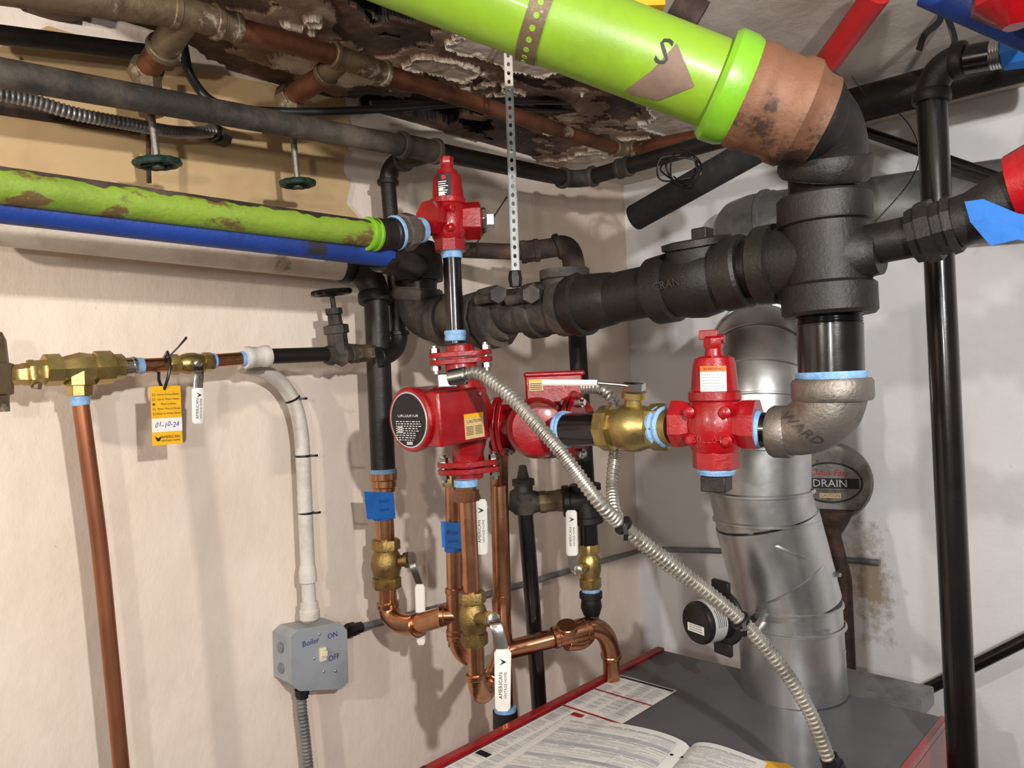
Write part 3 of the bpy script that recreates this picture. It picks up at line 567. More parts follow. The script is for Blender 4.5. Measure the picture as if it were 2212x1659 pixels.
vs,fs=tmesh('CRANE'); sg=1 if D.dot(RR)>0 else -1
b.add([g3(sg*v.x*.015,v.y*.015) for v in vs],fs,DUSTY); b.build('cast_lettering',t)
pipe('threaded black nipple between check valve and the large tee',[H(1605,586),H(1665,574)],.0355,IRON,name='pipe_nipple')
t=T('pipe_tee','largest black tee joining header, riser and right branch','pipe tee',H(1788,680))
A,B=H(1778,425),H(1792,682); L=(B-A).length; c=A.lerp(B,.55)
b=MB(); b.lathe(A,B-A,[(0,.036),(0,.05),(.003,.0525),(.03,.053),(.033,.052),(.035,.048),(L-.038,.048),(L-.034,.053),(L-.004,.053),(L,.05),(L,.036)],CAST,40)
b.lathe(c+ZZ*.006,YY,[(0,.046),(.056,.043),(.058,.049),(.080,.049),(.083,.045),(.083,.036)],CAST,32); b.lathe(c+ZZ*.004,-YY,[(0,.044),(.044,.032),(.05,.027),(.06,.026)],CAST,32)
b.build('tee_body',t)
def threads(b,A,B,r,m,k=9):
    L=(B-A).length; pr=[(0,r*.9)]
    for i in range(k): pr+= [(L*i/k,r*.965),(L*(i+.5)/k,r*1.01)]
    pr+=[(L,r*.965),(L,r*.9)]; b.lathe(A,B-A,pr,m,28)
b=MB(); threads(b,H(1776,378),H(1778,430),.038,IRON,9); b.one('pipe_nipple','threaded collar nipple above the largest tee','pipe')
t=T('pipe_nipple','shiny black nipple below the largest tee with blue tape','pipe',H(1795,815)); b=MB(); threads(b,H(1791,678),H(1792,705),.0365,IRONC,5); b.tube([H(1792,700),H(1795,815)],.0365,IRONC,32); b.build('pipe_body',t)
MB().lathe(H(1795,803),-ZZ,[(0,.037),(0,.0395),(.004,.040),(.008,.038),(.012,.037)],SEAL,32).build('thread_tape',t)
A=H(1796,818); C=H(1800,936); B=P(1668,932,.945)
t=T('pipe_elbow','big grey reducing elbow with raised lettering above the duct','pipe elbow',B)
bb=MB(); tt=bez(A,C,B,14); bb.tube(tt,[.0405-.0125*min(1,max(0,(i/14-.35)*1.7)) for i in range(15)],WARDM,32); bb.band(A-ZZ*.013,ZZ,.0455,.026,WARDM,32); dB=(C-B).normalized(); bb.band(B+dB*.012,dB,.032,.024,WARDM,32); bb.build('elbow_body',t)
p=tt[8].lerp(tt[9],.4); dd=(tt[9]-tt[8]).normalized(); ff=((CAM-p)-dd*(CAM-p).dot(dd)).normalized(); dn=ff.cross(dd); dn=dn if dn.z<0 else -dn
yv=ff.cross(dn)   # top of the letters, so that they read downwards
rr=.0375
bb=MB(); bb.text('WARD',lambda x,y:p+yv*(y+x*.35)+(ff*math.cos(x/rr)+dn*math.sin(x/rr))*rr,.0165,LETT,wx=1.1); bb.build('cast_lettering',t)
pipe('black branch pipe from the largest tee to the right edge',[H(1850,535),H(1990,507),H(2060,490)],.023,IRON)
t=T('pipe_union','large black hex union on the branch right of the largest tee','union',H(2020,560)); A,B=H(1972,510),H(2068,482); D=B-A;L=D.length
MB().lathe(A,D,[(0,.024),(0,.030),(.22*L,.031),(.24*L,.034),(.55*L,.034),(.57*L,.029),(.8*L,.029),(.82*L,.032),(L,.031)],CAST,10).build('union_body',t)
t=T('pipe','branch pipe end wrapped in loose blue masking tape at the right edge','pipe',H(2150,500)); MB().tube([H(2066,482),H(2110,466),H(2160,435),H(2300,370)],.027,CAST).build('pipe_body',t)
b=MB(); g0=[(2100,445),(2140,440),(2212,470),(2290,485),(2290,540),(2212,525),(2155,538),(2135,515),(2112,488)]
b.prism([H(x,y)-XX*.031 for x,y in g0],XX*-.0006,BTAPE); b.build('tape_wrap',t)
b=MB(); b.lathe(H(2178,412),H(2260,385)-H(2178,412),[(0,.02),(.004,.034),(.03,.040),(.06,.045)],RED,24); b.one('pipe_valve','red painted valve cut by the right photo edge at mid height','valve')
# ======================= BIG GREEN PIPE
d0=.85
GA,GB=P(880,-75,.83),P(1560,187,d0); ax=(GB-GA).normalized()
t=T('pipe','thick lime green pipe hanging across the ceiling marked S','pipe',GB); MB().tube([GA-ax*.25,GB],.0475,GREEN,48).build('pipe_body',t)
f=((CAM-P(1425,130,.85))-ax*(CAM-P(1425,130,.85)).dot(ax)).normalized(); up_=ax.cross(f); 
if up_.z<0: up_=-up_
def onp(px,py,lift=.0006):
    c=P(px,py,.85); s=(c-GA).dot(ax)
    def fn(x,y):
        q0=(c-(GA+ax*s)).dot(up_)+y; a=math.asin(max(-.99,min(.99,q0/.0475))); return GA+ax*(s+x)+(f*math.cos(a)+up_*math.sin(a))*(.0475+lift)
    return fn
b=MB(); b.text('S',onp(1424,112,.0012),.036,INK); b.build('marker_letter',t)
b=MB(); g=onp(1435,165,.0009); pl=[(-.036,-.024),(-.0195,.001),(-.005,.034),(.029,.002),(.001,-.023),(-.030,-.028)]
NR=60
for r_ in range(NR):
    y0_=-.028+.062*r_/NR; y1_=y0_+.062/NR; xs=[]
    for i in range(6):
        (x1,ya_),(x2,yb_)=pl[i],pl[(i+1)%6]; ym=(y0_+y1_)/2
        if (ya_-ym)*(yb_-ym)<0: xs.append(x1+(x2-x1)*(ym-ya_)/(yb_-ya_))
    if len(xs)==2: b.quad(g,min(xs),max(xs),y0_,y1_,WORN)
b.build('worn_patch',t)
b=MB(); c=P(1165,35,.838); s=(c-GA).dot(ax); Cc=GA+ax*s
b.lathe(Cc-ax*.011,ax,[(0,.0478),(0,.0495),(.022,.0495),(.022,.0478)],BRASSO,40)
for i in range(24):
    a=2*math.pi*i/24; n_=f*math.cos(a)+up_*math.sin(a); b.lathe(Cc+n_*.0493,n_,[(0,.0035),(.0005,.0034)],GREEN,8)
b.one('strap_hanger','perforated steel strap around the thick ceiling green pipe','hanger')
C0=P(1545,180,d0); C9=P(1745,255,d0-.005); D=(C9-C0)
t=T('pipe_coupling','large tarnished copper coupling after the thick green pipe','pipe coupling',C9)
MB().lathe(C0,D,[(0,.049),(0,.056),(.006,.061),(.024,.060),(.034,.056)],GREENB,40).build('painted_rim',t)
MB().lathe(C0+D.normalized()*.022,D,[(0,.05),(.008,.057),(.020,.0590),(.026,.0590),(.032,.0565),(.056,.0555),(.062,.0590),(.074,.0590),(.080,.054),(.088,.050),(.10,.049)],COUP,48).build('coupling_body',t)
elbow('largest black elbow turning down from the copper coupling',P(1715,245,.85),P(1795,262,.875),H(1777,385),.047,CAST,cr=1.1,cw=.03,n=36)
MB().box(P(1400,-4,.98),R0,FW,ZZ,.02,.01,.014,YEL).one('caution_tag','yellow tag behind the green pipe at the top edge','tag',bev=.001)
pipe('dusty brown pipe end behind the thick green pipe',[P(1455,10,1.05),P(1510,45,1.05)],.026,RUST)
# ======================= BACK SMALL PIPE + RISER BEHIND HEADER
pipe('dark pipe passing behind the upper red valve',[P(1000,540,1.5),P(1135,545,1.5)],.0155,RUST)
coupling('brown union on the pipe behind the strap',P(1125,545,1.5),P(1165,540,1.5),.023,RUST,n=8)
pipe('brown pipe between union and brown elbow',[P(1160,540,1.5),P(1215,532,1.5)],.019,RUST)
elbow('rust brown elbow behind the header tee',P(1200,535,1.5),P(1240,520,1.5),P(1240,590,1.5),.0215,RUST)
pipe('black riser dropping behind the header to the lower tee',[P(1240,560,1.5),P(1248,750,1.5),P(1266,1060,1.5)],.0175,IRON)
tee('black tee at the foot of the rear riser',P(1263,1045,1.5),P(1270,1130,1.5),P(1215,1083,1.5),.026,IRON,cw=.014)
coupling('small brass hex union left of the lower black tee',P(1165,1085,1.5),P(1218,1080,1.5),.022,BRASSO,n=8,name='hex_union',cat='union')
pipe('short black nipple under the lower black tee',[P(1270,1125,1.5),P(1272,1185,1.5)],.019,IRONC)
t=T('pipe','thin black pipe with air vent top standing behind the copper pipes','pipe',P(1172,1640,1.55)); MB().tube([P(1133,1090,1.5),P(1150,1300,1.5),P(1172,1640,1.55)],.0155,IRONC).build('pipe_body',t)
MB().lathe(P(1133,1110,1.5),ZZ,[(0,.02),(.01,.026),(.04,.026),(.045,.018),(.055,.018),(.056,.022),(.068,.022),(.07,.012),(.08,.01),(.095,.007)],DUSTY,12).build('air_vent',t)
MB().lathe(P(1133,1083,1.5),P(1170,1085,1.5)-P(1133,1083,1.5),[(-.03,.018),(-.02,.024),(.02,.022),(.035,.018)],DUSTY,12).build('side_port',t)
# ======================= BLACK RISER LEFT
yr=1.15
def Q(px,py,dy=0): return PY(px,py,yr-dy)
elbow('black elbow where the thick white pipe turns down',PY(735,572,1.17),PY(808,578,1.16),Q(812,655),.027,IRON,cw=.02)
pipe('black riser from the white pipe elbow down to copper',[Q(812,640),Q(828,1022)],.0225,IRON,tape=((-1,.008),))
coupling('copper adapter below the black riser',Q(828,1022),Q(829,1062),.0245,COP,n=24,prof=[(0,.9),(0,1.05),(.35,1.05),(.4,.95),(.75,.95),(.8,.85),(1,.85)])
pipe('copper stub between adapter and brass valve on the left',[Q(828,1055),Q(832,1165)],.0175,COP)
b=MB(); b.lathe(Q(825,1068),-ZZ,[(0,.0178),(.001,.0188),(.045,.0188),(.046,.0178)],BTAPE,20); b.prism([Q(x,y,.02) for x,y in ((786,1062),(850,1064),(854,1120),(793,1122))],YY*-.0007,BTAPE); g=plane(Q(828,1090,.0215),XX,ZZ); b.text('Front',g,.011,INKB,dy=.006,dx=.003); b.text('zone',g,.010,INKB,dy=-.009,dx=.003); b.one('masking_tape','blue masking tape label on the copper below the black riser','tape')
valve('brass ball valve under the black riser with plain white lever',Q(833,1165),Q(836,1270),.024,[Q(888,1208,.04),Q(893,1225,.05),Q(907,1262,.055),Q(910,1392,.055)],R0,bm=BRONZE,lw=.0085)
pipe('copper stub under the left brass valve',[Q(836,1265),Q(838,1320)],.0175,COP)
elbow('copper elbow turning right at the foot of the left line',Q(837,1300),Q(842,1358),P(905,1350,1.36),.019,COP,cr=1.12)
pipe('copper run from the left elbow toward the rear copper pipe',[P(895,1350,1.37),P(975,1325,1.32)],.0175,COP)
# ======================= COPPER CLUSTER
pipe('rear copper pipe behind the front valve line',[P(978,1040,1.3),P(985,1395,1.3)],.0135,COP)
coupling('brass hex adapter topping the rear copper pipe',P(975,990,1.3),P(978,1050,1.3),.0175,BRASS,n=8)
tee('copper tee joining the left run to the rear copper pipe',P(984,1270,1.3),P(987,1370,1.3),P(948,1330,1.3),.0165,COP,cr=1.1)
elbow('copper elbow at the foot of the rear copper pipe',P(987,1370,1.3),P(992,1425,1.3),P(1040,1420,1.31),.0165,COP,cr=1.1)
b=MB(); b.lathe(P(977,1128,1.3),-ZZ,[(0,.0138),(.001,.0150),(.048,.0150),(.049,.0138)],BTAPE,20); b.prism([P(x,y,1.283) for x,y in ((952,1126),(1000,1130),(998,1186),(955,1182))],FW*-.0007,BTAPE); g=plane(P(978,1158,1.2815),R0,ZZ); b.text('Rear',g,.011,INKB,dy=.006); b.text('zone',g,.010,INKB,dy=-.008); b.one('masking_tape','blue masking tape label on the rear copper pipe','tape')
dq=1.185
t=T('union_fitting','brass hex fitting with blue tape under the nearest red pump','union',P(1010,1075,dq)); MB().lathe(P(1006,1040,dq),-ZZ,[(0,.016),(.012,.016),(.013,.020),(.03,.020)],COP,8).build('union_body',t); MB().lathe(P(1006,1036,dq),-ZZ,[(0,.015),(0,.0185),(.010,.0185),(.012,.015)],SEAL).build('thread_tape',t)
pipe('front copper pipe under the nearest red pump',[P(1009,1062,dq),P(1020,1290,dq)],.0130,COP)
valve('front brass ball valve with long white lever reaching toward the boiler',P(1020,1278,dq),P(1026,1392,dq),.0185,[P(1066,1338,1.12),P(1072,1352,1.105),P(1086,1402,1.10),P(1086,1535,1.10)],R0,bm=BRONZE,txt=(1,1),lw=.0110)
pipe('copper stub below the front brass valve',[P(1026,1385,dq),P(1030,1480,dq)],.0130,COP)
elbow('copper elbow at the foot of the front valve line',P(1028,1455,dq),P(1036,1535,dq),P(1060,1470,1.25),.0148,COP,cr=1.1)
pipe('copper run slanting back from the front elbow',[P(1052,1480,1.23),P(1085,1395,1.42)],.0130,COP)
t=T('ball_valve','ball valve half hidden behind the front copper pipe, lever raised','valve',P(1000,1080,1.28),'ball valves with white levers'); hd=MB().tube([P(1000,1060,1.28),P(1030,1070,1.24),P(1036,1085,1.22)],.005,CHROME,10).build('handle',t); a_,e_=P(1038,1078,1.22),P(1041,1197,1.22); sb=MB().strip([a_,a_.lerp(e_,.06),a_.lerp(e_,.95),e_],R0,[.007,.010,.010,.007],.003,WHT); sleeve_text(sb,a_,e_,R0,True,.0105,.003); sb.build('lever_sleeve',hd)
yt=1.46
pipe('tall copper pipe below the rear red pump',[P(1078,960,1.28),P(1078,1040,yt),P(1085,1290,yt)],.017,COP)
coupling('copper sweat coupling on the tall copper pipe',P(1083,1285,yt),P(1086,1400,yt),.0185,COP)
pipe('lower part of the tall copper pipe down behind the boiler edge',[P(1086,1395,yt),P(1092,1560,yt)],.016,COP)
t=T('pipe_coupling','black coupling with blue tape where the tall copper pipe ends','pipe coupling',P(1092,1640,yt)); MB().lathe(P(1091,1535,yt),-ZZ,[(0,.02),(0,.0235),(.03,.0245),(.09,.0245)],IRON).build('coupling_body',t); MB().lathe(P(1091,1526,yt),-ZZ,[(0,.0175),(0,.021),(.008,.021),(.008,.0185)],SEAL).build('thread_tape',t)
pipe('copper run from the tall copper pipe toward the right tee',[P(1095,1405,1.46),P(1235,1368,1.46)],.0175,COP)
elbow('copper elbow at the right end of the copper run',P(1225,1368,1.46),P(1316,1325,1.50),P(1320,1420,1.53),.0185,COP,cr=1.1)
pipe('copper drop behind the boiler edge',[P(1320,1400,1.53),P(1322,1600,1.62)],.0170,COP)
tee('copper tee on the run below the right brass valve',P(1195,1378,1.45),P(1275,1358,1.47),P(1225,1350,1.45),.019,COP,cr=1.08)
A,B=P(1272,1175,1.5),P(1276,1270,1.5)
valve('right brass ball valve with white lever pointing up',A,B,.019,[P(1248,1232,1.45),P(1240,1225,1.45),P(1236,1200,1.45),P(1234,1102,1.45)],R0,bm=BRASS,txt=(1,0),lw=.0105)
t=T('pipe_coupling','grey reducer with blue tape under the right brass valve','pipe coupling',P(1278,1330,1.5)); MB().lathe(P(1276,1278,1.5),-ZZ,[(0,.018),(0,.0225),(.012,.0225),(.014,.019),(.03,.021),(.045,.016)],IRON,12).build('coupling_body',t); MB().band(P(1276,1274,1.5),ZZ,.0185,.008,SEAL).build('thread_tape',t)
elbow('small copper elbow below the grey reducer',P(1278,1330,1.5),P(1282,1400,1.49),P(1225,1388,1.46),.0135,COP,cr=1.1)
# ======================= FLEX CONDUITS
Fp=[P(985,815,1.08),P(1030,806,1.07),P(1075,835,1.05),P(1130,885,1.02),P(1210,975,.99),P(1290,1080,.98),P(1350,1140,1.0),P(1480,1240,1.02),P(1590,1330,1.02),P(1680,1430,1.02),P(1745,1530,1.02),P(1790,1640,1.02)]
flex('long flexible steel conduit sweeping from the near pump over the boiler',Fp,.0097)
Fq=[P(1262,838,1.15),P(1300,842,1.12),P(1330,880,1.12),P(1330,960,1.12),P(1322,1050,1.1),P(1338,1125,1.05),P(1420,1206,1.04),P(1500,1262,1.045),P(1575,1322,1.05)]
flex('second flexible steel conduit coming from the rear pump',Fq,.0090)
t=T('conduit_connector','black tipped connector on the long conduit above the boiler','connector',P(1800,1659,1.02)); D=P(1806,1665,1.02)-P(1790,1635,1.02); MB().lathe(P(1790,1635,1.02),D,[(0,.0125),(.01,.0125),(.011,.015),(.02,.015),(.05,.013)],BLK,10).build('connector_body',t)
t=T('conduit_connector','silver conduit connector on top of the near pump box','connector',P(975,830,1.08)); MB().box(P(968,822,1.085),R0,FW,ZZ,.014,.010,.010,CHROME).lathe(P(985,815,1.08),P(1030,806,1.07)-P(985,815,1.08),[(-.01,.013),(.016,.013),(.017,.011)],CHROME,12).build('connector_body',t,.002)
for lab,p,dr in (('black tie binding the two flexible conduits',P(1347,1135,.99),V((.6,-.3,-.6))),('black tie lower down the twin flexible conduits',P(1600,1340,1.02),V((.6,-.3,-.7)))):
    MB().band(p,dr,.0135,.006,BLK,16).strip([p-FW*.013,p-FW*.018-ZZ*.008,p-FW*.016-ZZ*.016],R0,.003,.001,BLK).one('cable_tie',lab,'cable tie')
# ======================= BOILER
t=T('boiler','red boiler with dark grey top in the lower right','boiler',(1.1,.64,0))
xb0,xb1,yb0,yb1=.74,1.47,.372,.956
b=MB(); b.box(V(((xb0+xb1)/2,(yb0+yb1)/2,.5*(ZB-.006))),XX,YY,ZZ,(xb1-xb0)/2,(yb1-yb0)/2,(ZB-.006)/2,RED)
b.box(V(((xb0+xb1)/2,yb1-.009,ZB-.004)),XX,YY,ZZ,(xb1-xb0)/2,.009,.011,RED); b.box(V(((xb0+xb1)/2,yb0+.006,ZB-.004)),XX,YY,ZZ,(xb1-xb0)/2,.006,.007,RED); b.build('jacket',t,.002)
b=MB(); b.box(V(((xb0+xb1)/2,(yb0+yb1)/2-.003,ZB-.002)),XX,YY,ZZ,(xb1-xb0)/2-.001,(yb1-yb0)/2-.015,.0025,GREYT); b.build('top_panel',t,.001)
b=MB(); b.tube(bez(V((xb0-.02,yb1-.004,ZB-.2)),V((xb0-.02,yb1-.004,ZB+.006)),V((xb0+.05,yb1-.004,ZB-.002)),10),.010,BLK,12); b.box(V((xb0-.02,(yb0+yb1)/2,.48)),XX,YY,ZZ,.02,(yb1-yb0)/2+.005,.48,BLK); b.build('front_bezel',t,.006)
b=MB(); b.box(V((xb1+.07,.54,ZB-.02)),XX,YY,ZZ,.07,.11,.018,GALVD); b.box(V((xb1+.04,.54,.7)),XX,YY,ZZ,.03,.10,.27,GALVD); b.build('flue_outlet',t,.003)
b=MB(); g=plane(V((0,0,ZB+.0015)),-YY,XX); h=plane(V((0,0,ZB+.0019)),-YY,XX)
ya2,yb2=-.932,-.800
b.quad(g,ya2,yb2,.80,1.292,PAPER)
for i in range(150):
    X_=.81+i*.0031
    if 1.10<X_<1.125 or X_>1.275: continue
    for c_ in range(4):
        if random.random()<.85: xs=ya2+.004+c_*.031; b.quad(h,xs,xs+random.uniform(.016,.027),X_,X_+.0011,PGREY if i%5 else INKG)
b.quad(h,ya2,yb2,1.102,1.108,REDI); b.quad(h,ya2,yb2,1.2,1.205,REDI); b.quad(h,ya2+.004,yb2-.004,1.28,1.288,INK); b.quad(h,ya2+.003,ya2+.03,.87,.884,INK); b.quad(h,ya2+.035,ya2+.06,1.08,1.094,REDI)
b.build('instruction_label',t)
MB().prism([PZ(1560,1632,ZB+.001),PZ(1700,1650,ZB+.001),PZ(1780,1700,ZB+.001),PZ(1560,1700,ZB+.001)],ZZ*.0006,YEL).build('yellow_sticker',t)
# manual
t=T('open_manual','open printed manual lying on the boiler top','booklet',PZ(1400,1640,ZB+.003))
def pagefn(c00,c10,c01,c11,bul):
    def fn(u,v):
        p=(c00*(1-u)+c10*u)*(1-v)+(c01*(1-u)+c11*u)*v; return p+ZZ*(bul*math.sin(math.pi*min(1,max(0,u))**.55)+.0045)
    return fn
L00=PZ(1492,1622,ZB); L10=PZ(1228,1552,ZB); L01=PZ(1345,1800,ZB); L11=PZ(990,1715,ZB)
R10=PZ(1650,1650,ZB+.0); R00=L00; R01=L01; R11=PZ(1560,1830,ZB)
for nm,c,bl in (('page',(L00,L10,L01,L11),.014),('page',(R00,R10,R01,R11),.014)):
    fn=pagefn(*c,bl); b=MB(); left=c[1]==L10
    for k in range(6):
        f2=lambda u,v,k=k: fn(u,v)-ZZ*(.0005*k)+ (c[1]-c[0]).normalized()*(.001*k*u); b.quad(f2,0,1,0,1,PAPER,32,4)
    f3=lambda u,v: fn(u,v)+ZZ*.0006
    f4=lambda u,v: fn(u,v)+ZZ*.0003
    if left:
        for r_ in range(10):
            if r_%2: b.quad(f4,.07,.93,.08+.085*r_,.08+.085*r_+.04,PBAND,16,1)
    for r_ in range(60):
        v=.06+r_*.015; u=.08
        while u<.9:
            w=random.uniform(.05,.22); 
            if random.random()<.75: b.quad(f3,u,min(.93,u+w),v,v+.0038,INKG if r_%11==0 else PGREY,3)
            u+=w+.02
    for v in (.07,.29,.52,.75,.95): b.quad(f3,.07,.93,v-.0012,v,INKG,12)
    for u in (.07,.35,.93): b.quad(f3,u,u+.0012,.07,.95,INKG,1,2)
    for v in (.2,.8): b.lathe(fn(.05,v)+ZZ*.0008,ZZ,[(0,.003),(.0003,.003)],INK,12)
    b.build(nm,t)
# ======================= DUCT
Db=PZ(1715,1490,ZB); rd=.096
p0=Db; p1=P(1703,1300,dep(Db)); p2=P(1655,1120,1.47); p3=P(1640,1060,1.47); p4=P(1640,868,1.47)
t=T('flue_duct','shiny galvanised flue duct rising from the boiler','duct',p0)
ls=MB().tube([p0+ZZ*.002,p1],rd,GALV,48).build('lower_section',t)
b=MB(); b.tube([p1,p1.lerp(p2,.35),p2],rd*1.01,GALV,48); b.build('elbow_middle',t); MB().tube([p2,p3,p4+ZZ*.01],rd*.98,GALV,48).build('upper_section',t)
b=MB()
for p,d in ((p1,ZZ),(p1.lerp(p2,.36),V((-.45,.42,1))),(p1.lerp(p2,.72),V((.35,-.35,1))),(p2,ZZ),(p3,ZZ),(p0+ZZ*.13,ZZ),(P(1640,960,1.47),ZZ)): 
    b.lathe(p-d.normalized()*.0035,d,[(0,rd*1.0),(.0015,rd*1.035),(.0055,rd*1.035),(.007,rd*1.0)],GALV,48,cap=False)
b.build('crimp_beads',t)
for px,py in ((1790,1300),(1815,1405),(1750,1060),(1805,1240)): 
    c=P(px,py,1.43); MB().lathe(c,-FW+R0*.6,[(-.02,.004),(.006,.005),(.01,.004)],CHROME,6).build('sheet_screw',t)
b=MB(); fdir=(CAM-P(1700,1305,1.4)); g=cyl(P(1708,1318,dep(Db)),ZZ,fdir,rd*1.0+.0008); b.text('M 349032  018 7" VERT 90',g,.0115,INKG,dy=-.014,wx=.85,dx=.018)
for i in range(16): b.quad(g,-.083+i*.0024,-.083+i*.0024+random.choice([.0009,.0015]),-.019,-.008,INKG)
b.build('printed_text',ls)
e0=p4
t=T('duct_elbow','galvanised gored elbow turning the flue duct toward the right wall','duct elbow',e0)
hd_=V((.94,.34,0)).normalized(); c_=e0+hd_*.12; ang=[math.pi-math.pi/2*k/4 for k in range(5)]
pp=[c_+hd_*(math.cos(a)*.12)+ZZ*(math.sin(a)*.11) for a in ang]
wl=pp[-1]+hd_*((XW-.001-pp[-1].x)/hd_.x)
b=MB(); b.tube([pp[0]-ZZ*.01]+pp+[wl],rd*1.0,GALV,48); 
for i in range(len(pp)): 
    d=(pp[min(i+1,4)]-pp[max(i-1,0)]).normalized(); b.lathe(pp[i]-d*.003,d,[(0,rd),(.0015,rd*1.035),(.0045,rd*1.035),(.006,rd)],GALV,48,cap=False)
b.build('elbow_body',t)
MB().lathe(V((XW-.012,wl.y,wl.z)),XX,[(0,rd),(0,rd*1.12),(.006,rd*1.12)],GALVD,48).build('wall_collar',t)
u1=PX(1660,480,1.7); u2=PX(2400,395,1.7)
t=T('duct','dull grey duct running along the right wall behind the large tee','duct',u1)
MB().tube([u1,u2],.068,GALVD,40).build('duct_body',t)
b=MB(); b.tube([u1+V((0,-.02,0)),u1+V((0,.03,0)),u1+V((.02,.07,0)),u1+V((.05,.09,0)),u1+V((.07,.095,0))],.070,GALVD,40); b.band(u1,YY,.075,.012,GALVD,40); b.build('duct_bend',t)
# damper motor
t=T('damper_motor','round black damper motor with silver band beside the duct','damper motor',P(1530,1400,1.36))
C=P(1560,1332,1.36); e=(-R0*.86-FW*.5).normalized(); 
MB().lathe(C,e,[(-.006,.045),(-.004,.05),(.002,.05),(.004,.045)],BLK,28).box(C+ZZ*.052,XX,e.cross(ZZ),ZZ,.006,.02,.012,BLK).box(C-ZZ*.055,XX,e.cross(ZZ),ZZ,.006,.02,.012,BLK).build('mounting_plate',t,.002)
mh=MB().lathe(C,e,[(.002,.037),(.056,.037),(.062,.034)],BLK,36).build('motor_housing',t)
b=MB(); b.lathe(C,e,[(.024,.0372),(.024,.0378),(.052,.0378),(.052,.0372)],SILV,36); A=C+e*.0625; x=ZZ.cross(e); g=plane(A+e*.0008,x,ZZ); h=plane(A+e*.0012,x,ZZ); b.lathe(A,e,[(0,.030),(.0005,.029)],BLK,32); b.quad(g,-.020,.020,-.016,-.002,PAPER)
for i in range(3): b.quad(h,-.016,.016,-.005-.004*i,-.004-.004*i,INK)
fc_=((CAM-C)-e*(CAM-C).dot(e)).normalized(); dn_=e.cross(fc_)
cw_=lambda x,y:C+e*(.038+y)+(fc_*math.cos(x/.0384)+dn_*math.sin(x/.0384))*.0384
for i in range(5): b.quad(cw_,-.018,.014,-.010+.0042*i,-.009+.0042*i,INK,4)
b.build('face_label',mh); MB().tube([C,P(1640,1338,1.44)],.006,BLK,10).build('damper_shaft',t)
MB().tube([C-ZZ*.03,P(1640,1368,1.44)],.006,CHROME,10).build('support_rod',t)
# ======================= DRAIN TOOL
t=T('drain_auger','round grey drain cleaning drum hanging on the right wall behind the duct','drain auger',PX(1835,1460,1.75))
C=PX(1793,1042,1.74); e=(CAM-C); e.z=0; e.normalize(); e=(e*.75-XX*.25).normalized()
dr=MB().lathe(C-e*.03,e,[(-.03,.075),(0,.088),(.02,.088),(.03,.083),(.032,.075),(.030,.06)],DRM,40).build('drum',t)
MB().lathe(C-ZZ*.06,-ZZ,[(0,.05),(.03,.035),(.055,.02),(.058,.02)],RUST,20).tube([C-ZZ*.1,PX(1825,1250,1.76),PX(1835,1470,1.76)],.015,RUST,14).build('drum_handle',t)
b=MB(); x=ZZ.cross(e); ce=C+e*.003
def ell(a_,b_,l,m): b.prism([ce+e*l+x*(a_*math.cos(a))+ZZ*(b_*math.sin(a)) for a in [2*math.pi*k/40 for k in range(40)]],e*.0003,m)
ell(.068,.046,.0006,INK); ell(.064,.042,.0012,DRM)
g=plane(ce+e*.0022,x,ZZ); b.quad(g,-.060,.060,-.013,.010,INK); g=plane(ce+e*.003,x,ZZ); b.text('DRAIN',g,.024,SILV,dy=-.002); 
vs,fs=tmesh('Clean-Easy'); b.add([g(v.x*.019+v.y*.006,v.y*.019+.022) for v in vs],fs,REDI); b.quad(plane(ce+e*.0026,x,ZZ),-.022,.022,-.034,-.024,CAU); b.text('CAUTION',g,.009,INK,dy=-.029)
b.text('POSITUCKATT-CHICAGO, ILL.',g,.006,INK,dy=-.0185); b.build('drum_label',dr)
# ======================= RIGHT SIDE BLACK RISER
xr=1.3
def RX(px,py): return PX(px,py,xr)
pipe('tall shiny black pipe standing at the right from elbow to floor',[RX(2012,215),RX(2040,800),RX(2082,1700)],.0212,IRONC)
elbow('dusty black elbow above the tall right pipe',RX(2012,222),RX(2012,138),RX(2085,128),.023,CAST,cr=1.18,cw=.018)
t=T('pipe_nipple','shiny short nipple right of the dusty top elbow','pipe',RX(2120,130)); MB().tube([RX(2065,132),RX(2185,110)],.0205,IRONC).build('pipe_body',t)
b=MB(); threads(b,RX(2060,133),RX(2085,129),.0215,CHROME,4); b.build('threaded_end',t); b=MB(); threads(b,RX(2140,119),RX(2165,114),.0215,CHROME,4); b.build('threaded_end',t)
b=MB(); b.lathe(RX(2165,114),RX(2240,95)-RX(2165,114),[(0,.021),(.002,.026),(.03,.03),(.06,.028)],BTAPE,10); b.one('masking_tape','blue tape bundle at the end of the shiny nipple','tape')
pipe('thick black pipe behind the top elbow running to the right edge',[PX(1835,232,1.55),PX(2300,110,1.55)],.034,IRON)
pipe('thin black pipe crossing the right wall toward the lower pipe',[PX(1855,280,1.6),PX(2160,385,1.6)],.010,IRONC)
t=T('pipe','thick black slanting pipe end with foam-like surface','pipe',P(1372,470,1.5)); MB().tube([P(1372,470,1.5),P(1640,318,1.32)],.0255,FOAM).build('pipe_body',t)
b=MB(); A=P(1372,470,1.5); d=(A-P(1640,318,1.32)); b.lathe(A,d,[(-.002,.0258),(.001,.0252)],BLK,28); b.build('end_cap',t)
pipe('red painted pipe rising to the ceiling at the upper right',[P(1768,160,1.25),P(1900,-20,1.05)],.0195,REDP)
pipe('dark blue painted pipe across the top right corner',[P(2010,-35,1.0),P(2260,72,.95)],.028,BLUE)
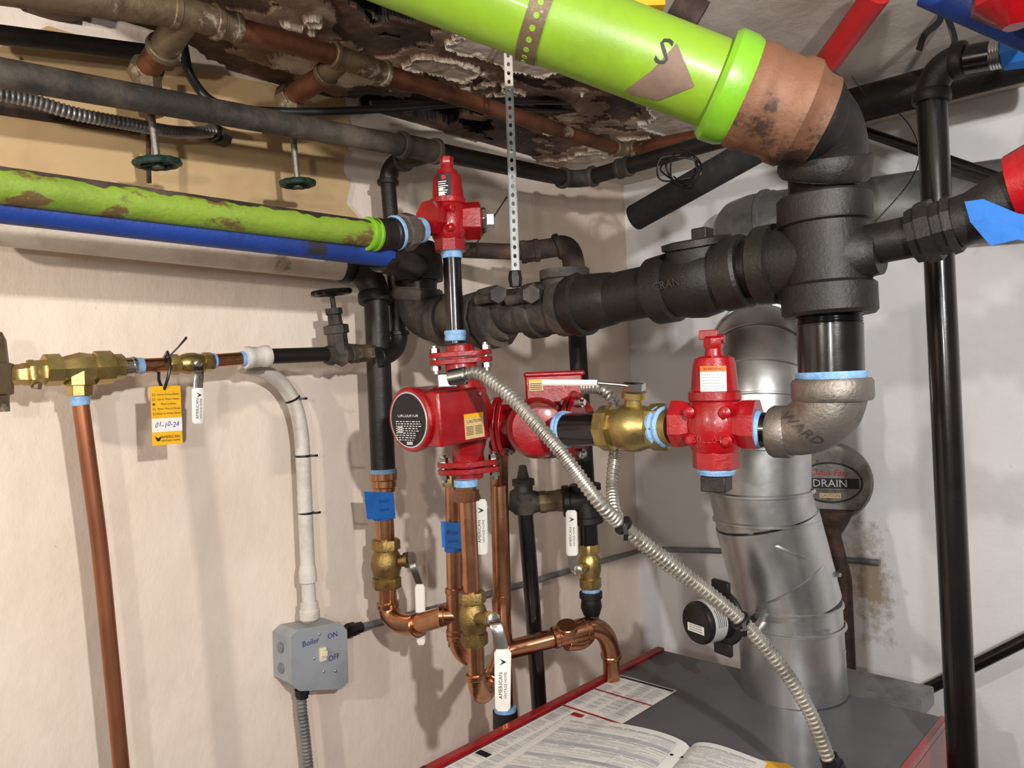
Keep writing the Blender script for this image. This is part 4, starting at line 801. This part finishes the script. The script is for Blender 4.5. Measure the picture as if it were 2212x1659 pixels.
b=MB(); C=P(2190,10,.85); b.lathe(C+ZZ*.05,-ZZ,[(0,.03),(.03,.032),(.035,.042),(.05,.042),(.06,.03),(.075,.012)],RED,8); b.tube([C,C+R0*.08],.02,RED); b.one('pipe_valve','red painted valve at the top right corner','valve')
t_=spline([P(1985,108,1.2),P(1998,75,1.2),P(2030,45,1.2),P(2035,10,1.2),P(2060,75,1.2),P(2062,100,1.2)],6); MB().strip(t_,R0,.005,.0015,BLK).one('black_strap','black strap looped above the top right elbow','strap')
pipe('black rod low at the right behind the tall pipe',[PX(1960,1510,1.7),PX(2300,1340,1.7)],.012,IRONC)
def squig(lab,c,rx,ry,d,n,r,turn):
    pts=[]
    for i in range(n):
        a=i*turn; pts.append(P(c[0]+rx*math.cos(a)*random.uniform(.5,1),c[1]+ry*math.sin(a)*random.uniform(.5,1),d+random.uniform(-.02,.02)))
    MB().tube(spline(pts,6),r,BLK,6).one('wire',lab,'wire')
squig('tangle of thin black wire on the slanting foam pipe',(1475,365),50,45,1.38,26,.0016,1.1)
MB().tube(spline([P(1520,380,1.38),P(1430,390,1.38),P(1425,345,1.38),P(1470,335,1.38)],6),.0016,BLK,6).one('wire','single loop of black wire left of the tangle','wire')
MB().tube(spline([P(1840,165,1.25),P(1880,215,1.25),P(1930,235,1.25),P(1970,280,1.25),P(1985,340,1.25),P(1960,400,1.25),P(1890,480,1.25)],6),.001,BLK,6).one('wire','thin wire drooping in front of the right wall','wire')
MB().tube([P(1095,425,1.35),P(1030,525,1.4)],.0015,RUST,6).one('wire','straight thin wire behind the perforated strap','wire')
# ======================= LIGHT, CAMERA
def area(loc,tgt,size,e,col):
    l=bpy.data.lights.new('area','AREA'); l.energy=e; l.size=size; l.color=col; o=bpy.data.objects.new('area_light',l); COL.objects.link(o); o.location=loc; o.rotation_euler=(V(tgt)-V(loc)).to_track_quat('-Z','Y').to_euler()
area(CAM+R0*.40-FW*.25+ZZ*.30,P(1500,900,1.5),.035,18,(1,.98,.95))
area(CAM-R0*.85-FW*.14+ZZ*.28,P(600,900,1.2),.04,10,(1,.90,.80))
area(CAM-R0*.15-FW*.5+ZZ*.1,P(1500,900,1.5),.05,5,(1,.97,.93))
w=bpy.data.worlds.new('w'); SC.world=w; w.use_nodes=True; w.node_tree.nodes['Background'].inputs[0].default_value=(.75,.76,.8,1); w.node_tree.nodes['Background'].inputs[1].default_value=.35
cd=bpy.data.cameras.new('cam'); cam=bpy.data.objects.new('camera',cd); COL.objects.link(cam); SC.camera=cam
cd.sensor_width=36; cd.lens=36*F/2212; cd.clip_start=.02
m=Matrix((RR,UU,-FW)).transposed().to_4x4(); m.translation=CAM; cam.matrix_world=m
